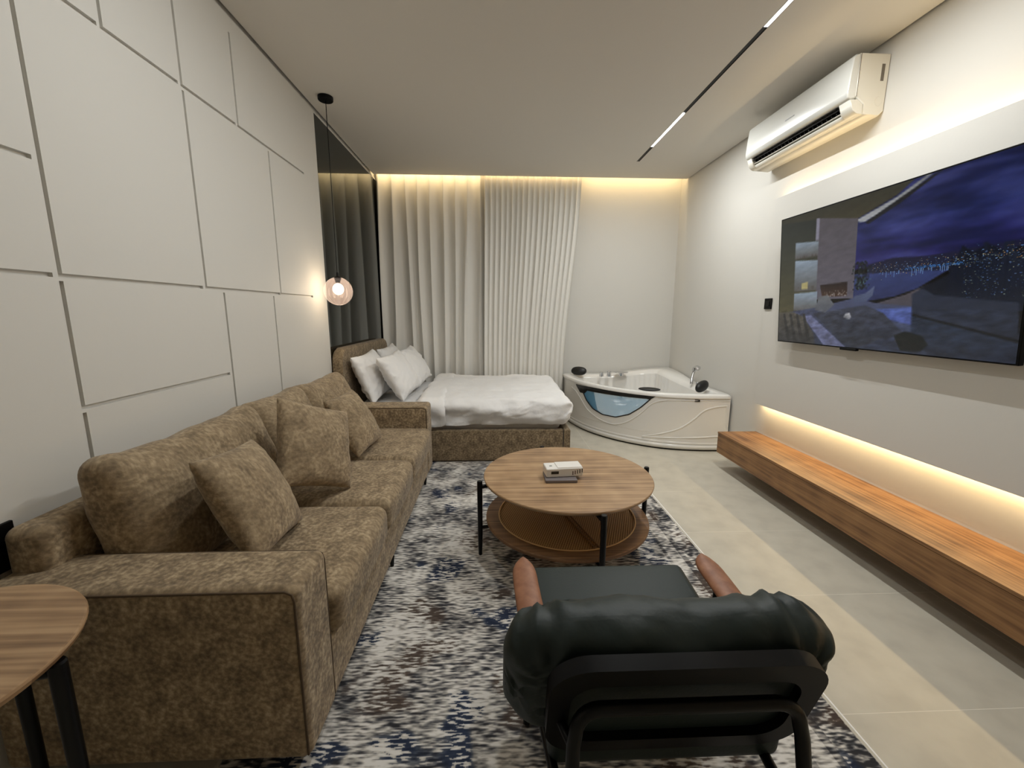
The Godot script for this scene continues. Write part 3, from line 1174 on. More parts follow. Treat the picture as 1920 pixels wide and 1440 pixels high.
	# taps along the rim
	for e in [[1.334, -5.125, 0.022, 0.045], [1.428, -5.122, 0.024, 0.055], [2.215, -4.40, 0.017, 0.032], [2.215, -4.33, 0.017, 0.032], [2.215, -4.26, 0.017, 0.032]]:
		st = new_st()
		lathe(st, [Vector2(0, 0.56), Vector2(e[2] * 1.2, 0.56), Vector2(e[2] * 1.2, 0.586), Vector2(e[2], 0.588), Vector2(e[2], 0.575 + e[3] - 0.004), Vector2(e[2] - 0.004, 0.575 + e[3]), Vector2(0, 0.575 + e[3])], 18, Transform3D(Basis(), Vector3(e[0], 0, e[1])))
		fin(st, "tap", M.chrome, t)
	st = new_st()
	lathe(st, [Vector2(0, 0.57), Vector2(0.03, 0.57), Vector2(0.03, 0.60), Vector2(0.045, 0.606), Vector2(0.085, 0.612), Vector2(0.085, 0.618), Vector2(0, 0.622)], 24, Transform3D(Basis(), Vector3(1.582, 0, -5.12)))
	fin(st, "waterfall_spout", M.chrome, t)
	st = new_st()
	tube(st, [Vector3(2.155, 0.585, -4.42), Vector3(2.165, 0.64, -4.44), Vector3(2.185, 0.70, -4.46), Vector3(2.20, 0.735, -4.46)], [0.018, 0.014, 0.015, 0.019], 12)
	var hs := fin(st, "hand_shower", M.chrome, t)
	st = new_st()
	lathe(st, [Vector2(0, -0.016), Vector2(0.042, -0.016), Vector2(0.048, 0.0), Vector2(0.03, 0.024), Vector2(0, 0.03)], 20, Transform3D(Basis(Vector3(0, 0, 1), 0.5), Vector3(2.215, 0.748, -4.46)))
	fin(st, "shower_head", M.chrome, hs)
	# drain cover and jet seen through the glass, control badge
	st = new_st()
	var jx := Transform3D(Basis(Vector3(0.6, 0, 0.8), Vector3(0.55, 0.5, -0.4).normalized(), Vector3(0.6, 0, 0.8).cross(Vector3(0.55, 0.5, -0.4).normalized())), Vector3(1.50, 0.345, -4.86))
	lathe(st, [Vector2(0, -0.01), Vector2(0.038, -0.01), Vector2(0.038, 0.004), Vector2(0.024, 0.006), Vector2(0.022, 0.001), Vector2(0.010, 0.001), Vector2(0.008, 0.008), Vector2(0, 0.008)], 22, jx)
	fin(st, "jet", M.chrome, t)
	st = new_st()
	rbox(st, Vector3.ZERO, Vector3(0.05, 0.022, 0.008), 0.003, 2, 0, frame_of(bath(11.4, 0.5) - bath(13.4, 0.5), Vector3.UP, bath(12.4, 0.512, 0.003)))
	fin(st, "badge", M.rubber, t)


# ---------------------------------------------------------------- TV wall
func build_bench() -> void:
	var t := thing("floating_bench", "long low floating wooden bench under the television", "bench", Vector3(2.13, 0.138, -1.5))
	box("carcass", M.bench_wood, t, 1.963, XR - 0.001, 0.138, 0.3035, -3.463, 1.2, 0.001, 2)
	box("top", M.bench_wood, t, 1.961, XR - 0.001, 0.306, 0.323, -3.466, 1.2, 0.0015, 2)
	box("joint", M.piping, t, 1.966, XR - 0.002, 0.3035, 0.306, -3.46, 1.2)


func poly_fill(im: Image, pts: Array, c: Color, c2 := Color.TRANSPARENT) -> void:
	var w := im.get_width()
	var h := im.get_height()
	var y0 := 1e9
	var y1 := -1e9
	for p in pts:
		y0 = minf(y0, p[1] * h)
		y1 = maxf(y1, p[1] * h)
	for y in range(maxi(0, int(y0)), mini(h, int(ceil(y1)))):
		var xs := []
		for i in pts.size():
			var a := Vector2(pts[i][0] * w, pts[i][1] * h)
			var b := Vector2(pts[(i + 1) % pts.size()][0] * w, pts[(i + 1) % pts.size()][1] * h)
			var yc := y + 0.5
			if (a.y <= yc) != (b.y <= yc):
				xs.append(a.x + (yc - a.y) / (b.y - a.y) * (b.x - a.x))
		xs.sort()
		var col := c
		if c2.a > 0.0:
			col = c.lerp(c2, clampf((y - y0) / maxf(1.0, y1 - y0), 0.0, 1.0))
		for k in range(0, xs.size() - 1, 2):
			im.fill_rect(Rect2i(int(round(xs[k])), y, maxi(1, int(round(xs[k + 1])) - int(round(xs[k]))), 1), col)


func screen_picture() -> ImageTexture:
	var w := 768
	var h := 448
	var im := Image.create(w, h, false, Image.FORMAT_RGB8)
	var rng := RandomNumberGenerator.new()
	rng.seed = 5
	var K := func(r: int, g: int, b: int) -> Color: return Color8(r, g, b)
	poly_fill(im, [[0, 0], [1, 0], [1, 0.22], [0, 0.22]], K.call(20, 26, 62), K.call(38, 46, 96))
	poly_fill(im, [[0, 0.22], [1, 0.22], [1, 0.47], [0, 0.47]], K.call(44, 52, 106), K.call(34, 30, 86))
	# soft cloud bands in the night sky
	var ns := noise(7, 0.006, 3)
	for y in range(0, 205):
		for x in range(330, w):
			var v := ns.get_noise_2d(x * 0.5, y * 2.4)
			var c := im.get_pixel(x, y)
			im.set_pixel(x, y, c.lerp(K.call(66, 72, 130) if v > 0 else K.call(12, 18, 46), minf(0.6, absf(v) * 1.3)))
	# hills, sea, beach
	poly_fill(im, [[0.5, 0.45], [0.6, 0.425], [0.72, 0.44], [0.85, 0.43], [1, 0.42], [1, 0.52], [0.5, 0.52]], K.call(26, 26, 52), K.call(24, 30, 52))
	poly_fill(im, [[0.44, 0.5], [0.8, 0.525], [0.7, 0.62], [0.62, 0.66], [0.44, 0.70]], K.call(52, 64, 112), K.call(40, 46, 82))
	poly_fill(im, [[0.54, 0.70], [0.66, 0.65], [0.77, 0.575], [0.80, 0.575], [0.74, 0.66], [0.68, 0.73]], K.call(92, 84, 90), K.call(70, 68, 76))
	poly_fill(im, [[0.71, 0.62], [0.80, 0.55], [0.83, 0.41], [0.86, 0.45], [0.90, 0.42], [0.94, 0.46], [1, 0.44], [1, 0.75], [0.71, 0.75]], K.call(14, 18, 30), K.call(18, 24, 36))
	# dark towers on the near shore
	for i in 16:
		var x := 0.80 + 0.0125 * i
		var top := 0.40 + rng.randf_range(0.0, 0.11)
		poly_fill(im, [[x, top], [x + 0.011, top], [x + 0.011, 0.70], [x, 0.70]], K.call(12 + i, 18 + i, 34 + i), K.call(20, 26, 40))
	# left interior: wall, ceiling, lit shelves, column, fireplace
	poly_fill(im, [[0, 0], [0.44, 0], [0.44, 0.6], [0.25, 0.6], [0.25, 0.76], [0, 0.78]], K.call(38, 44, 44), K.call(78, 74, 52))
	poly_fill(im, [[0, 0], [0.66, 0], [0.60, 0.06], [0.44, 0.14], [0.24, 0.07], [0, 0.03]], K.call(52, 52, 44), K.call(66, 62, 48))
	poly_fill(im, [[0.44, 0.145], [0.60, 0.07], [0.70, 0.0], [0.72, 0.0], [0.61, 0.095], [0.475, 0.17], [0.447, 0.165]], K.call(120, 122, 124), K.call(170, 172, 176))
	poly_fill(im, [[0.475, 0.175], [0.72, 0.01], [0.75, 0.0], [0.61, 0.115], [0.49, 0.19]], K.call(26, 28, 34))
	poly_fill(im, [[0.241, 0.065], [0.443, 0.137], [0.443, 0.66], [0.241, 0.66]], K.call(84, 80, 86), K.call(92, 88, 98))
	poly_fill(im, [[0.225, 0.06], [0.243, 0.065], [0.243, 0.22], [0.225, 0.22]], K.call(132, 130, 146))
	for e in [[0.100, 0.206, 0.244, 0.229, 0.335], [0.101, 0.345, 0.244, 0.366, 0.59], [0.103, 0.605, 0.25, 0.60, 0.75]]:
		poly_fill(im, [[e[0], e[1]], [e[2], e[3]], [e[2], e[4]], [e[0], e[4]]], K.call(140, 156, 172), K.call(88, 86, 84))
	for i in 26:
		im.fill_rect(Rect2i(int(rng.randf_range(0.11, 0.23) * w), int([0.318, 0.555][i % 2] * h), 2, 6 + rng.randi() % 8), K.call(70, 62, 58))
	poly_fill(im, [[0.15, 0.53], [0.19, 0.52], [0.19, 0.575], [0.15, 0.575]], K.call(170, 160, 110))
	poly_fill(im, [[0.264, 0.555], [0.41, 0.546], [0.412, 0.64], [0.28, 0.645]], K.call(34, 26, 26), K.call(70, 50, 40))
	for i in 40:
		im.fill_rect(Rect2i(int(rng.randf_range(0.29, 0.41) * w), int(rng.randf_range(0.60, 0.64) * h), 2, 3), K.call(190, 190, 190))
	# plant by the window
	for i in 260:
		im.fill_rect(Rect2i(int(clampf(rng.randfn(0.475, 0.016), 0.43, 0.52) * w), int(rng.randf_range(0.42, 0.60) * h), 4, 4), K.call(18, 24, 26) if i % 9 else K.call(80, 110, 110))
	# foreground floor, carpet, chairs, sofa, bed
	poly_fill(im, [[0, 0.77], [0.25, 0.72], [0.44, 0.66], [0.56, 0.70], [0.69, 0.72], [0.69, 0.78], [1, 0.86], [1, 1], [0, 1]], K.call(74, 80, 108), K.call(44, 50, 66))
	poly_fill(im, [[0.531, 0.74], [0.69, 0.725], [0.69, 0.83], [0.60, 0.80]], K.call(82, 98, 160), K.call(70, 82, 140))
	poly_fill(im, [[0.23, 0.765], [0.50, 0.71], [0.58, 0.76], [0.66, 0.875], [0.47, 1.0], [0.40, 0.97]], K.call(58, 62, 76), K.call(44, 48, 58))
	poly_fill(im, [[0.17, 0.79], [0.22, 0.78], [0.42, 1.0], [0.30, 1.0]], K.call(104, 108, 140), K.call(92, 96, 124))
	poly_fill(im, [[0.0, 0.76], [0.10, 0.755], [0.17, 0.79], [0.24, 0.92], [0.25, 1.0], [0, 1]], K.call(84, 80, 72), K.call(52, 52, 54))
	for k in 4:
		poly_fill(im, [[0.03 + k * 0.045, 0.77], [0.045 + k * 0.045, 0.77], [0.09 + k * 0.045, 1.0], [0.065 + k * 0.045, 1.0]], K.call(48, 48, 48))
	poly_fill(im, [[0.26, 0.64], [0.31, 0.63], [0.35, 0.70], [0.30, 0.76], [0.24, 0.74]], K.call(104, 106, 110), K.call(84, 88, 96))
	poly_fill(im, [[0.444, 0.65], [0.50, 0.63], [0.538, 0.585], [0.53, 0.65], [0.50, 0.69], [0.45, 0.69]], K.call(92, 102, 132), K.call(70, 78, 104))
	poly_fill(im, [[0.684, 0.65], [0.72, 0.62], [0.76, 0.66], [0.99, 0.71], [1, 0.89], [0.69, 0.765]], K.call(44, 50, 66), K.call(36, 42, 56))
	poly_fill(im, [[0.69, 0.765], [1, 0.885], [1, 0.90], [0.69, 0.775]], K.call(14, 16, 20))
	poly_fill(im, [[0.69, 0.775], [1, 0.90], [1, 1], [0.76, 1], [0.69, 0.86]], K.call(40, 50, 68), K.call(34, 40, 54))
	poly_fill(im, [[0.50, 0.82], [0.56, 0.80], [0.66, 0.88], [0.60, 0.93], [0.52, 0.90]], K.call(60, 64, 80), K.call(40, 44, 54))
	poly_fill(im, [[0.63, 0.90], [0.67, 0.87], [0.73, 0.89], [0.755, 0.94], [0.73, 0.985], [0.66, 0.99]], K.call(22, 26, 26), K.call(14, 18, 18))
	poly_fill(im, [[0.40, 0.79], [0.41, 0.765], [0.43, 0.76], [0.44, 0.79], [0.43, 0.805]], K.call(200, 200, 205), K.call(110, 112, 118))
	im.resize(384, 224, Image.INTERPOLATE_BILINEAR)
	im.resize(192, 112, Image.INTERPOLATE_BILINEAR)
	im.resize(w, h, Image.INTERPOLATE_CUBIC)
	# cloth folds, boards and weave in the room shown on the screen
	var ns2 := noise(8, 0.02, 4)
	for y in range(0, h):
		for x in range(0, w):
			var v := ns2.get_noise_2d(x * 0.9 + y * 0.7, y * 2.0) * (0.38 if y > 330 else 0.10)
			var c := im.get_pixel(x, y)
			im.set_pixel(x, y, Color(c.r * (1.0 + v), c.g * (1.0 + v), c.b * (1.0 + v)))
	# city lights
	for i in 420:
		var x := rng.randf_range(0.515, 1.0)
		var y := 0.485 + rng.randfn(0.0, 0.022) - (x - 0.8) * 0.1 * float(x > 0.8)
		var c: Color = [K.call(120, 160, 210), K.call(190, 190, 160), K.call(90, 130, 190), K.call(170, 130, 90)][rng.randi() % 4]
		im.fill_rect(Rect2i(int(x * w), int(y * h), 1 + rng.randi() % 3, 1 + rng.randi() % 2), c * rng.randf_range(0.4, 1.0))
	for i in 260:
		var x := rng.randf_range(0.65, 0.84)
		im.fill_rect(Rect2i(int(x * w), int((0.499 + rng.randfn(0.0, 0.004)) * h), 2, 1), K.call(70, 140, 220) * rng.randf_range(0.5, 1.0))
	for i in 320:
		var x := rng.randf_range(0.84, 1.0)
		var y := rng.randf_range(0.44, 0.68)
		var c: Color = [K.call(110, 140, 190), K.call(150, 165, 150), K.call(60, 90, 150)][rng.randi() % 3]
		im.fill_rect(Rect2i(int(x * w), int(y * h), 1 + rng.randi() % 4, 1 + rng.randi() % 2), c * rng.randf_range(0.25, 0.9))
	for i in 24:
		var x := rng.randf_range(0.55, 0.80)
		im.fill_rect(Rect2i(int(x * w), int(0.505 * h), 2, 6 + rng.randi() % 14), K.call(90, 120, 165))
	return ImageTexture.create_from_image(im)


func build_tv() -> void:
	var v := Vector3(-0.07, 0.87, 0).normalized()
	var at := Vector3(2.121, 1.585, -2.3605)
	var xf := frame_of(Vector3(0, 0, 1), v, at)
	var t := thing("television", "large wall-mounted television tilted down, showing a night city view from a lounge", "television", at - Vector3(0, 0.44, 0))
	var st := new_st()
	rbox(st, Vector3(0, 0, -0.014), Vector3(1.487, 0.884, 0.024), 0.003, 2, 0, xf)
	fin(st, "bezel", M.black, t)
	st = new_st()
	rbox(st, Vector3(0, -0.10, -0.042), Vector3(1.2, 0.55, 0.034), 0.012, 2, 0, xf)
	fin(st, "back_housing", M.black, t)
	st = new_st()
	rbox(st, Vector3(-0.10, -0.447, -0.010), Vector3(0.12, 0.014, 0.022), 0.004, 2, 0, xf)
	fin(st, "sensor_bar", M.black, t)
	var m := plain(Color(0.01, 0.01, 0.012), 0.22)
	m.emission_enabled = true
	m.emission = Color.BLACK
	m.emission_operator = BaseMaterial3D.EMISSION_OP_ADD
	m.emission_texture = screen_picture()
	m.emission_energy_multiplier = 0.66
	st = new_st()
	var q := [[-1.0, -1.0], [-1.0, 1.0], [1.0, 1.0], [1.0, -1.0]]
	for k in [0, 1, 2, 0, 2, 3]:
		put(st, xf * Vector3(q[k][0] * 0.7335, q[k][1] * 0.434, -0.0012), xf.basis.z, Vector2(q[k][0] * 0.5 + 0.5, 0.5 - q[k][1] * 0.5))
	fin(st, "screen", m, t)
	box("wall_bracket", M.black_metal, t, 2.15, 2.2258, 1.40, 1.66, -2.55, -2.15)
	area_light(t, at + xf.basis.z * 0.004, xf.basis.z, Vector3(0, 0, 1), Vector2(1.46, 0.86), 0.03, Color(0.55, 0.65, 1.0))


func build_air_conditioner() -> void:
	var z0 := -3.63
	var z1 := -2.612
	var t := thing("air_conditioner", "white split air conditioner mounted high on the wall above the television", "air conditioner", Vector3(2.2, 2.52, -3.12))
	# sections are drawn in (x, y) and run along z
	var run := func(pts: Array, a: float, b: float, called: String, m: Material, bev: float, parent: Node) -> MeshInstance3D:
		var p := PackedVector2Array()
		for e in pts:
			p.append(Vector2(e[0], e[1]))
		if Geometry2D.is_polygon_clockwise(p):
			p.reverse()
		var s := new_st()
		prism(s, p, b - a, Transform3D(Basis(), Vector3(0, 0, (a + b) * 0.5)), bev)
		return fin(s, called, m, parent)
	# body as a back shell with an air slot cut into the lower front
	run.call([[2.305, 2.846], [2.125, 2.846], [2.12, 2.62], [2.175, 2.575], [2.175, 2.52], [2.275, 2.512], [2.305, 2.54]], z0, z1, "body", M.white_plastic, 0.006, t)
	run.call([[2.175, 2.575], [2.14, 2.603], [2.092, 2.598], [2.112, 2.542], [2.14, 2.522], [2.177, 2.519]], z1 - 0.085, z1 - 0.001, "end_cap", M.white_plastic, 0.004, t)
	run.call([[2.175, 2.575], [2.14, 2.603], [2.092, 2.598], [2.112, 2.542], [2.14, 2.522], [2.177, 2.519]], z0 + 0.001, z0 + 0.06, "end_cap", M.white_plastic, 0.004, t)
	run.call([[2.177, 2.520], [2.177, 2.530], [2.150, 2.533], [2.128, 2.548], [2.124, 2.540], [2.142, 2.523]], z0 + 0.06, z1 - 0.085, "bottom_tray", M.white_plastic, 0.001, t)
	run.call([[2.128, 2.846], [2.105, 2.843], [2.086, 2.825], [2.076, 2.74], [2.070, 2.64], [2.074, 2.612], [2.092, 2.600], [2.128, 2.606]], z0 + 0.002, z1 - 0.004, "front_panel", M.ac_front, 0.008, t)
	run.call([[2.172, 2.535], [2.172, 2.60], [2.13, 2.605], [2.135, 2.57]], z0 + 0.06, z1 - 0.085, "air_outlet", M.track, 0.0, t)
	for e in [[2.100, 2.578], [2.118, 2.556]]:
		run.call([[e[0], e[1]], [e[0] + 0.03, e[1] + 0.004], [e[0] + 0.03, e[1] + 0.008], [e[0], e[1] + 0.004]], z0 + 0.065, z1 - 0.09, "louvre", M.white_plastic if e[0] > 2.11 else M.black, 0.0, t)
	for k in 22:
		var z := lerpf(z0 + 0.09, z1 - 0.12, k / 21.0)
		box("vane", M.black, t, 2.112, 2.140, 2.566, 2.596, z - 0.0012, z + 0.0012)
	# grey maker's mark, rating label and knock-out on the end
	box("maker_mark", plain(Color(0.55, 0.55, 0.55), 0.4), t, 2.0715, 2.074, 2.706, 2.712, -3.16, -3.07)
	box("rating_label", plain(Color(0.42, 0.39, 0.35), 0.6), t, 2.258, 2.277, 2.70, 2.79, z1 - 0.0005, z1 + 0.0008)
	var st := new_st()
	var ring := []
	for i in 24:
		ring.append(Vector3(2.262 + 0.020 * cos(TAU * i / 24.0), 2.592 + 0.026 * sin(TAU * i / 24.0), z1))
	tube(st, ring, 0.0012, 5, true)
	fin(st, "knock_out", M.white_plastic, t)
	box("side_seam", M.piping, t, 2.126, 2.1285, 2.615, 2.843, z1 - 0.001, z1 + 0.0006)


# ---------------------------------------------------------------- tables and chair
func build_coffee_table() -> void:
	var c := Vector3(0.405, 0, -2.235)
	var t := thing("coffee_table", "round walnut coffee table with a woven cane lower shelf and black legs", "table", c)
	var g := 0.011
	var st := new_st()
	lathe(st, [Vector2(0, 0.428), Vector2(0.462, 0.428), Vector2(0.472, 0.436), Vector2(0.475, 0.445), Vector2(0.473, 0.449), Vector2(0.470, 0.45), Vector2(0, 0.45)], 96, Transform3D(Basis(), c))
	fin(st, "table_top", M.walnut, t)
	st = new_st()
	lathe(st, [Vector2(0.39, 0.185), Vector2(0.458, 0.185), Vector2(0.462, 0.190), Vector2(0.462, 0.203), Vector2(0.458, 0.207), Vector2(0.39, 0.207), Vector2(0.39, 0.185)], 80, Transform3D(Basis(), c))
	var sh := fin(st, "lower_shelf", M.shelf_wood, t)
	st = new_st()
	lathe(st, [Vector2(0, 0.187), Vector2(0.391, 0.187), Vector2(0.391, 0.1945), Vector2(0, 0.1945)], 64, Transform3D(Basis(), c))
	fin(st, "shelf_board", M.cane_board, sh)
	st = new_st()
	var ring := []
	for i in 72:
		ring.append(c + Vector3(0.388 * cos(TAU * i / 72.0), 0.2065, 0.388 * sin(TAU * i / 72.0)))
	tube(st, ring, 0.0045, 6, true)
	fin(st, "cane_edge", M.cane_trim, sh)
	st = new_st()
	for set_ in 2:
		var a: float = [0.35, 0.35 + PI / 2.0, 0.35 + PI / 4.0, 0.35 - PI / 4.0][set_]
		var d := Vector3(cos(a), 0, sin(a))
		var s := Vector3(-sin(a), 0, cos(a))
		var step := 0.0115 if set_ < 2 else 0.016
		var k := -int(0.385 / step)
		while k * step < 0.385:
			var off := k * step
			var half := sqrt(maxf(0.0, 0.386 * 0.386 - off * off))
			var y := 0.1990 + set_ * 0.0012
			var wd := 0.0021
			var p := [c + s * (off - wd) - d * half, c + s * (off - wd) + d * half, c + s * (off + wd) + d * half, c + s * (off + wd) - d * half]
			for i in [0, 1, 2, 0, 2, 3]:
				put(st, p[i] + Vector3(0, y, 0), Vector3.UP, Vector2.ZERO)
			k += 1
	var weave := fin(st, "cane_weave", M.cane, sh)
	weave.set_meta("kind", "stuff")
	for e in [-0.012, 0.012]:
		st = new_st()
		tube(st, [c + Vector3(-0.10 + e, 0.206, -0.37), c + Vector3(0.10 + e, 0.206, 0.37)], 0.004, 6)
		fin(st, "shelf_rib", M.cane_board, sh)
	for i in 4:
		var a := deg_to_rad([170.0, 80.0, -10.0, -100.0][i])
		var d := Vector3(cos(a), 0, sin(a))
		var f := c + d * 0.502
		st = new_st()
		lathe(st, [Vector2(0, g), Vector2(0.010, g), Vector2(0.0135, 0.13), Vector2(0.0148, 0.445), Vector2(0.0125, 0.449), Vector2(0, 0.449)], 18, Transform3D(Basis(), f))
		var leg := fin(st, "leg", M.black_metal, t)
		st = new_st()
		tube(st, [f + Vector3(0, 0.416, 0), c + d * 0.30 + Vector3(0, 0.416, 0)], 0.011, 10)
		fin(st, "bracket", M.black_metal, leg)
		st = new_st()
		tube(st, [f + Vector3(0, 0.176, 0), c + d * 0.40 + Vector3(0, 0.176, 0)], 0.009, 10)
		fin(st, "bracket", M.black_metal, leg)


func build_armchair() -> void:
	var cx := 0.395
	var t := thing("armchair", "dark green leather armchair with black frame and tan leather armrests, seen from behind", "armchair", Vector3(cx, 0.011, -1.0))
	var ns := noise(131, 1.0, 3)
	var g := 0.0155
	var st := new_st()
	var puff := func(p: Vector3) -> Vector3:
		if p.y > 0.0:
			p.y += 0.012 * (1.0 - pow(p.x / 0.28, 2.0)) * (1.0 - pow(p.z / 0.30, 2.0))
		return p
	rbox(st, Vector3.ZERO, Vector3(0.575, 0.10, 0.60), 0.028, 3, 0, frame_of(Vector3(1, 0, 0), Vector3(0, 0.995, 0.09), Vector3(cx + 0.015, 0.352, -1.115)), Vector3i(10, 2, 10), puff)
	fin(st, "seat_cushion", M.green_leather, t, true)
	# plump back cushion, gathered at both ends
	var cushion := func(p: Vector3) -> Vector3:
		var u := p.x / 0.375
		var e := pow(absf(u), 5.0)
		p.z *= 1.0 - 0.32 * e
		p.y *= 1.0 - 0.16 * e
		var v := Vector2(p.y, p.z)
		var d := v.normalized()
		# puckers fan out from the two upper corners
		var m := 0.010 * ns.get_noise_3d(p.x * 6.0, p.y * 7.0, p.z * 7.0)
		for s in [-1.0, 1.0]:
			var q := Vector2(p.x - s * 0.27, p.y - 0.11)
			var far := q.length()
			m += 0.012 * sin(7.0 * q.angle() + 40.0 * far + 3.0 * s) * exp(-far * far / 0.010) * (1.0 if p.y > -0.05 else 0.0)
			var r := Vector2(p.x - s * 0.34, p.y)
			m += 0.008 * sin(9.0 * r.angle()) * exp(-r.length_squared() / 0.012)
		m += 0.007 * sin(p.x * 16.0 + p.y * 22.0) * (1.0 - e)
		p.y += d.x * m
		p.z += d.y * m
		return p
	st = new_st()
	rbox(st, Vector3.ZERO, Vector3(0.75, 0.375, 0.17), 0.08, 5, 0, frame_of(Vector3(1, 0, 0), Vector3(0, 0.93, 0.36), Vector3(cx - 0.005, 0.530, -0.855)), Vector3i(44, 16, 5), cushion)
	fin(st, "back_cushion", M.green_leather, t, true)
	# bent plywood back frame: a rounded loop
	var tilt := frame_of(Vector3(1, 0, 0), Vector3(0, 0.955, 0.297), Vector3(cx - 0.002, 0.530, -0.748))
	st = new_st()
	var outer := round_rect(0.575, 0.315, 0.085, 8)
	var inner := round_rect(0.485, 0.215, 0.06, 8)
	var n := outer.size()
	var dz := 0.016
	for i in n:
		var j := (i + 1) % n
		var o0 := outer[i]
		var o1 := outer[j]
		var i0 := inner[i] + Vector2(0, -0.005)
		var i1 := inner[j] + Vector2(0, -0.005)
		var no0 := (o0 - i0).normalized()
		var no1 := (o1 - i1).normalized()
		for e in [[[o0, -dz], [o0, dz], [o1, dz], [o1, -dz], no0, no1, 1.0, 0.0], [[i0, -dz], [i1, -dz], [i1, dz], [i0, dz], no0, no1, -1.0, 0.0], [[o0, dz], [i0, dz], [i1, dz], [o1, dz], no0, no1, 0.0, 1.0], [[o0, -dz], [o1, -dz], [i1, -dz], [i0, -dz], no0, no1, 0.0, -1.0]]:
			for k in [0, 1, 2, 0, 2, 3]:
				var pv: Vector2 = e[k][0]
				var nv: Vector2 = (e[4] if pv == o0 or pv == i0 else e[5]) * e[6]
				put(st, tilt * Vector3(pv.x, pv.y, e[k][1]), (tilt.basis * Vector3(nv.x, nv.y, e[7])).normalized(), Vector2.ZERO)
	fin(st, "back_frame", M.black, t)
	st = new_st()
	prism(st, round_rect(0.492, 0.222, 0.063, 6), 0.012, tilt * Transform3D(Basis(), Vector3(0, -0.005, -0.009)), 0.003)
	fin(st, "back_panel", M.green_leather, t)
	# rear hoop that is both rear legs
	var hoop := []
	for e in [[-1.0, 0], [-1.0, 1], [-1.0, 2]]:
		hoop.append([Vector3(cx - 0.262, g, -0.612), Vector3(cx - 0.250, 0.30, -0.668), Vector3(cx - 0.240, 0.49, -0.700)][e[1]])
	for i in 7:
		var a := PI / 2.0 * i / 6.0
		hoop.append(Vector3(cx - 0.235 + 0.05 - 0.05 * cos(a), 0.515 + 0.05 * sin(a), -0.704 - 0.006 * sin(a)))
	for i in 7:
		var a := PI / 2.0 * (1.0 - i / 6.0)
		hoop.append(Vector3(cx + 0.235 - 0.05 + 0.05 * cos(a), 0.515 + 0.05 * sin(a), -0.704 - 0.006 * sin(a)))
	hoop.append_array([Vector3(cx + 0.240, 0.49, -0.700), Vector3(cx + 0.250, 0.30, -0.668), Vector3(cx + 0.262, g, -0.612)])
	st = new_st()
	tube(st, hoop, 0.0145, 12)
	fin(st, "rear_leg_hoop", M.black_metal, t)
	# arms, front legs and side rails
	for s in [-1.0, 1.0]:
		var ax: float = cx + s * 0.305
		st = new_st()
		var pad := []
		for i in 13:
			var q: float = [0.0, 0.006, 0.02, 0.04, 0.07, 0.11, 0.16, 0.25, 0.4, 0.55, 0.7, 0.85, 1.0][i]
			pad.append(Vector3(ax - s * 0.03 * q * q, 0.524 + 0.012 * (1.0 - q) - 0.004, lerpf(-1.272, -0.80, q)))
		var rad := []
		for i in 13:
			var q: float = [0.0, 0.006, 0.02, 0.04, 0.07, 0.11, 0.16, 0.25, 0.4, 0.55, 0.7, 0.85, 1.0][i]
			rad.append(0.006 + 0.033 * sqrt(1.0 - pow(1.0 - minf(1.0, q / 0.16), 2.0)))
		var rows := []
		for i in 13:
			var row := PackedVector3Array()
			for j in 17:
				var a := TAU * j / 16.0
				row.append(pad[i] + Vector3(cos(a) * rad[i], sin(a) * 0.017, 0))
			rows.append(row)
		sheet(st, rows, false)
		for k in [0, 12]:
			for j in 16:
				for p in ([pad[k], rows[k][j], rows[k][j + 1]] if k == 12 else [pad[k], rows[k][j + 1], rows[k][j]]):
					put(st, p, Vector3.UP, Vector2.ZERO)
		fin(st, "armrest", M.brown_leather, t, true)
		st = new_st()
		tube(st, [Vector3(ax - s * 0.01, g, -1.165), Vector3(ax - s * 0.005, 0.30, -1.15), Vector3(ax - s * 0.004, 0.505, -1.145)], [0.013, 0.017, 0.014], 12)
		fin(st, "front_leg", M.black_metal, t)
		st = new_st()
		tube(st, [Vector3(ax - s * 0.006, 0.285, -1.15), Vector3(ax - s * 0.03, 0.285, -0.95), Vector3(cx + s * 0.248, 0.29, -0.670)], 0.013, 10)
		fin(st, "side_rail", M.black_metal, t)
		st = new_st()
		tube(st, [Vector3(ax - s * 0.028, 0.508, -0.83), Vector3(cx + s * 0.262, 0.50, -0.755), Vector3(cx + s * 0.243, 0.49, -0.702)], 0.011, 8)
		fin(st, "arm_stay", M.black_metal, t)
	st = new_st()
	tube(st, [Vector3(cx - 0.298, 0.275, -1.15), Vector3(cx + 0.298, 0.275, -1.15)], 0.013, 10)
	fin(st, "cross_rail", M.black_metal, t)
	st = new_st()
	tube(st, [Vector3(cx - 0.246, 0.27, -0.672), Vector3(cx + 0.246, 0.27, -0.672)], 0.012, 10)
	fin(st, "cross_rail", M.black_metal, t)


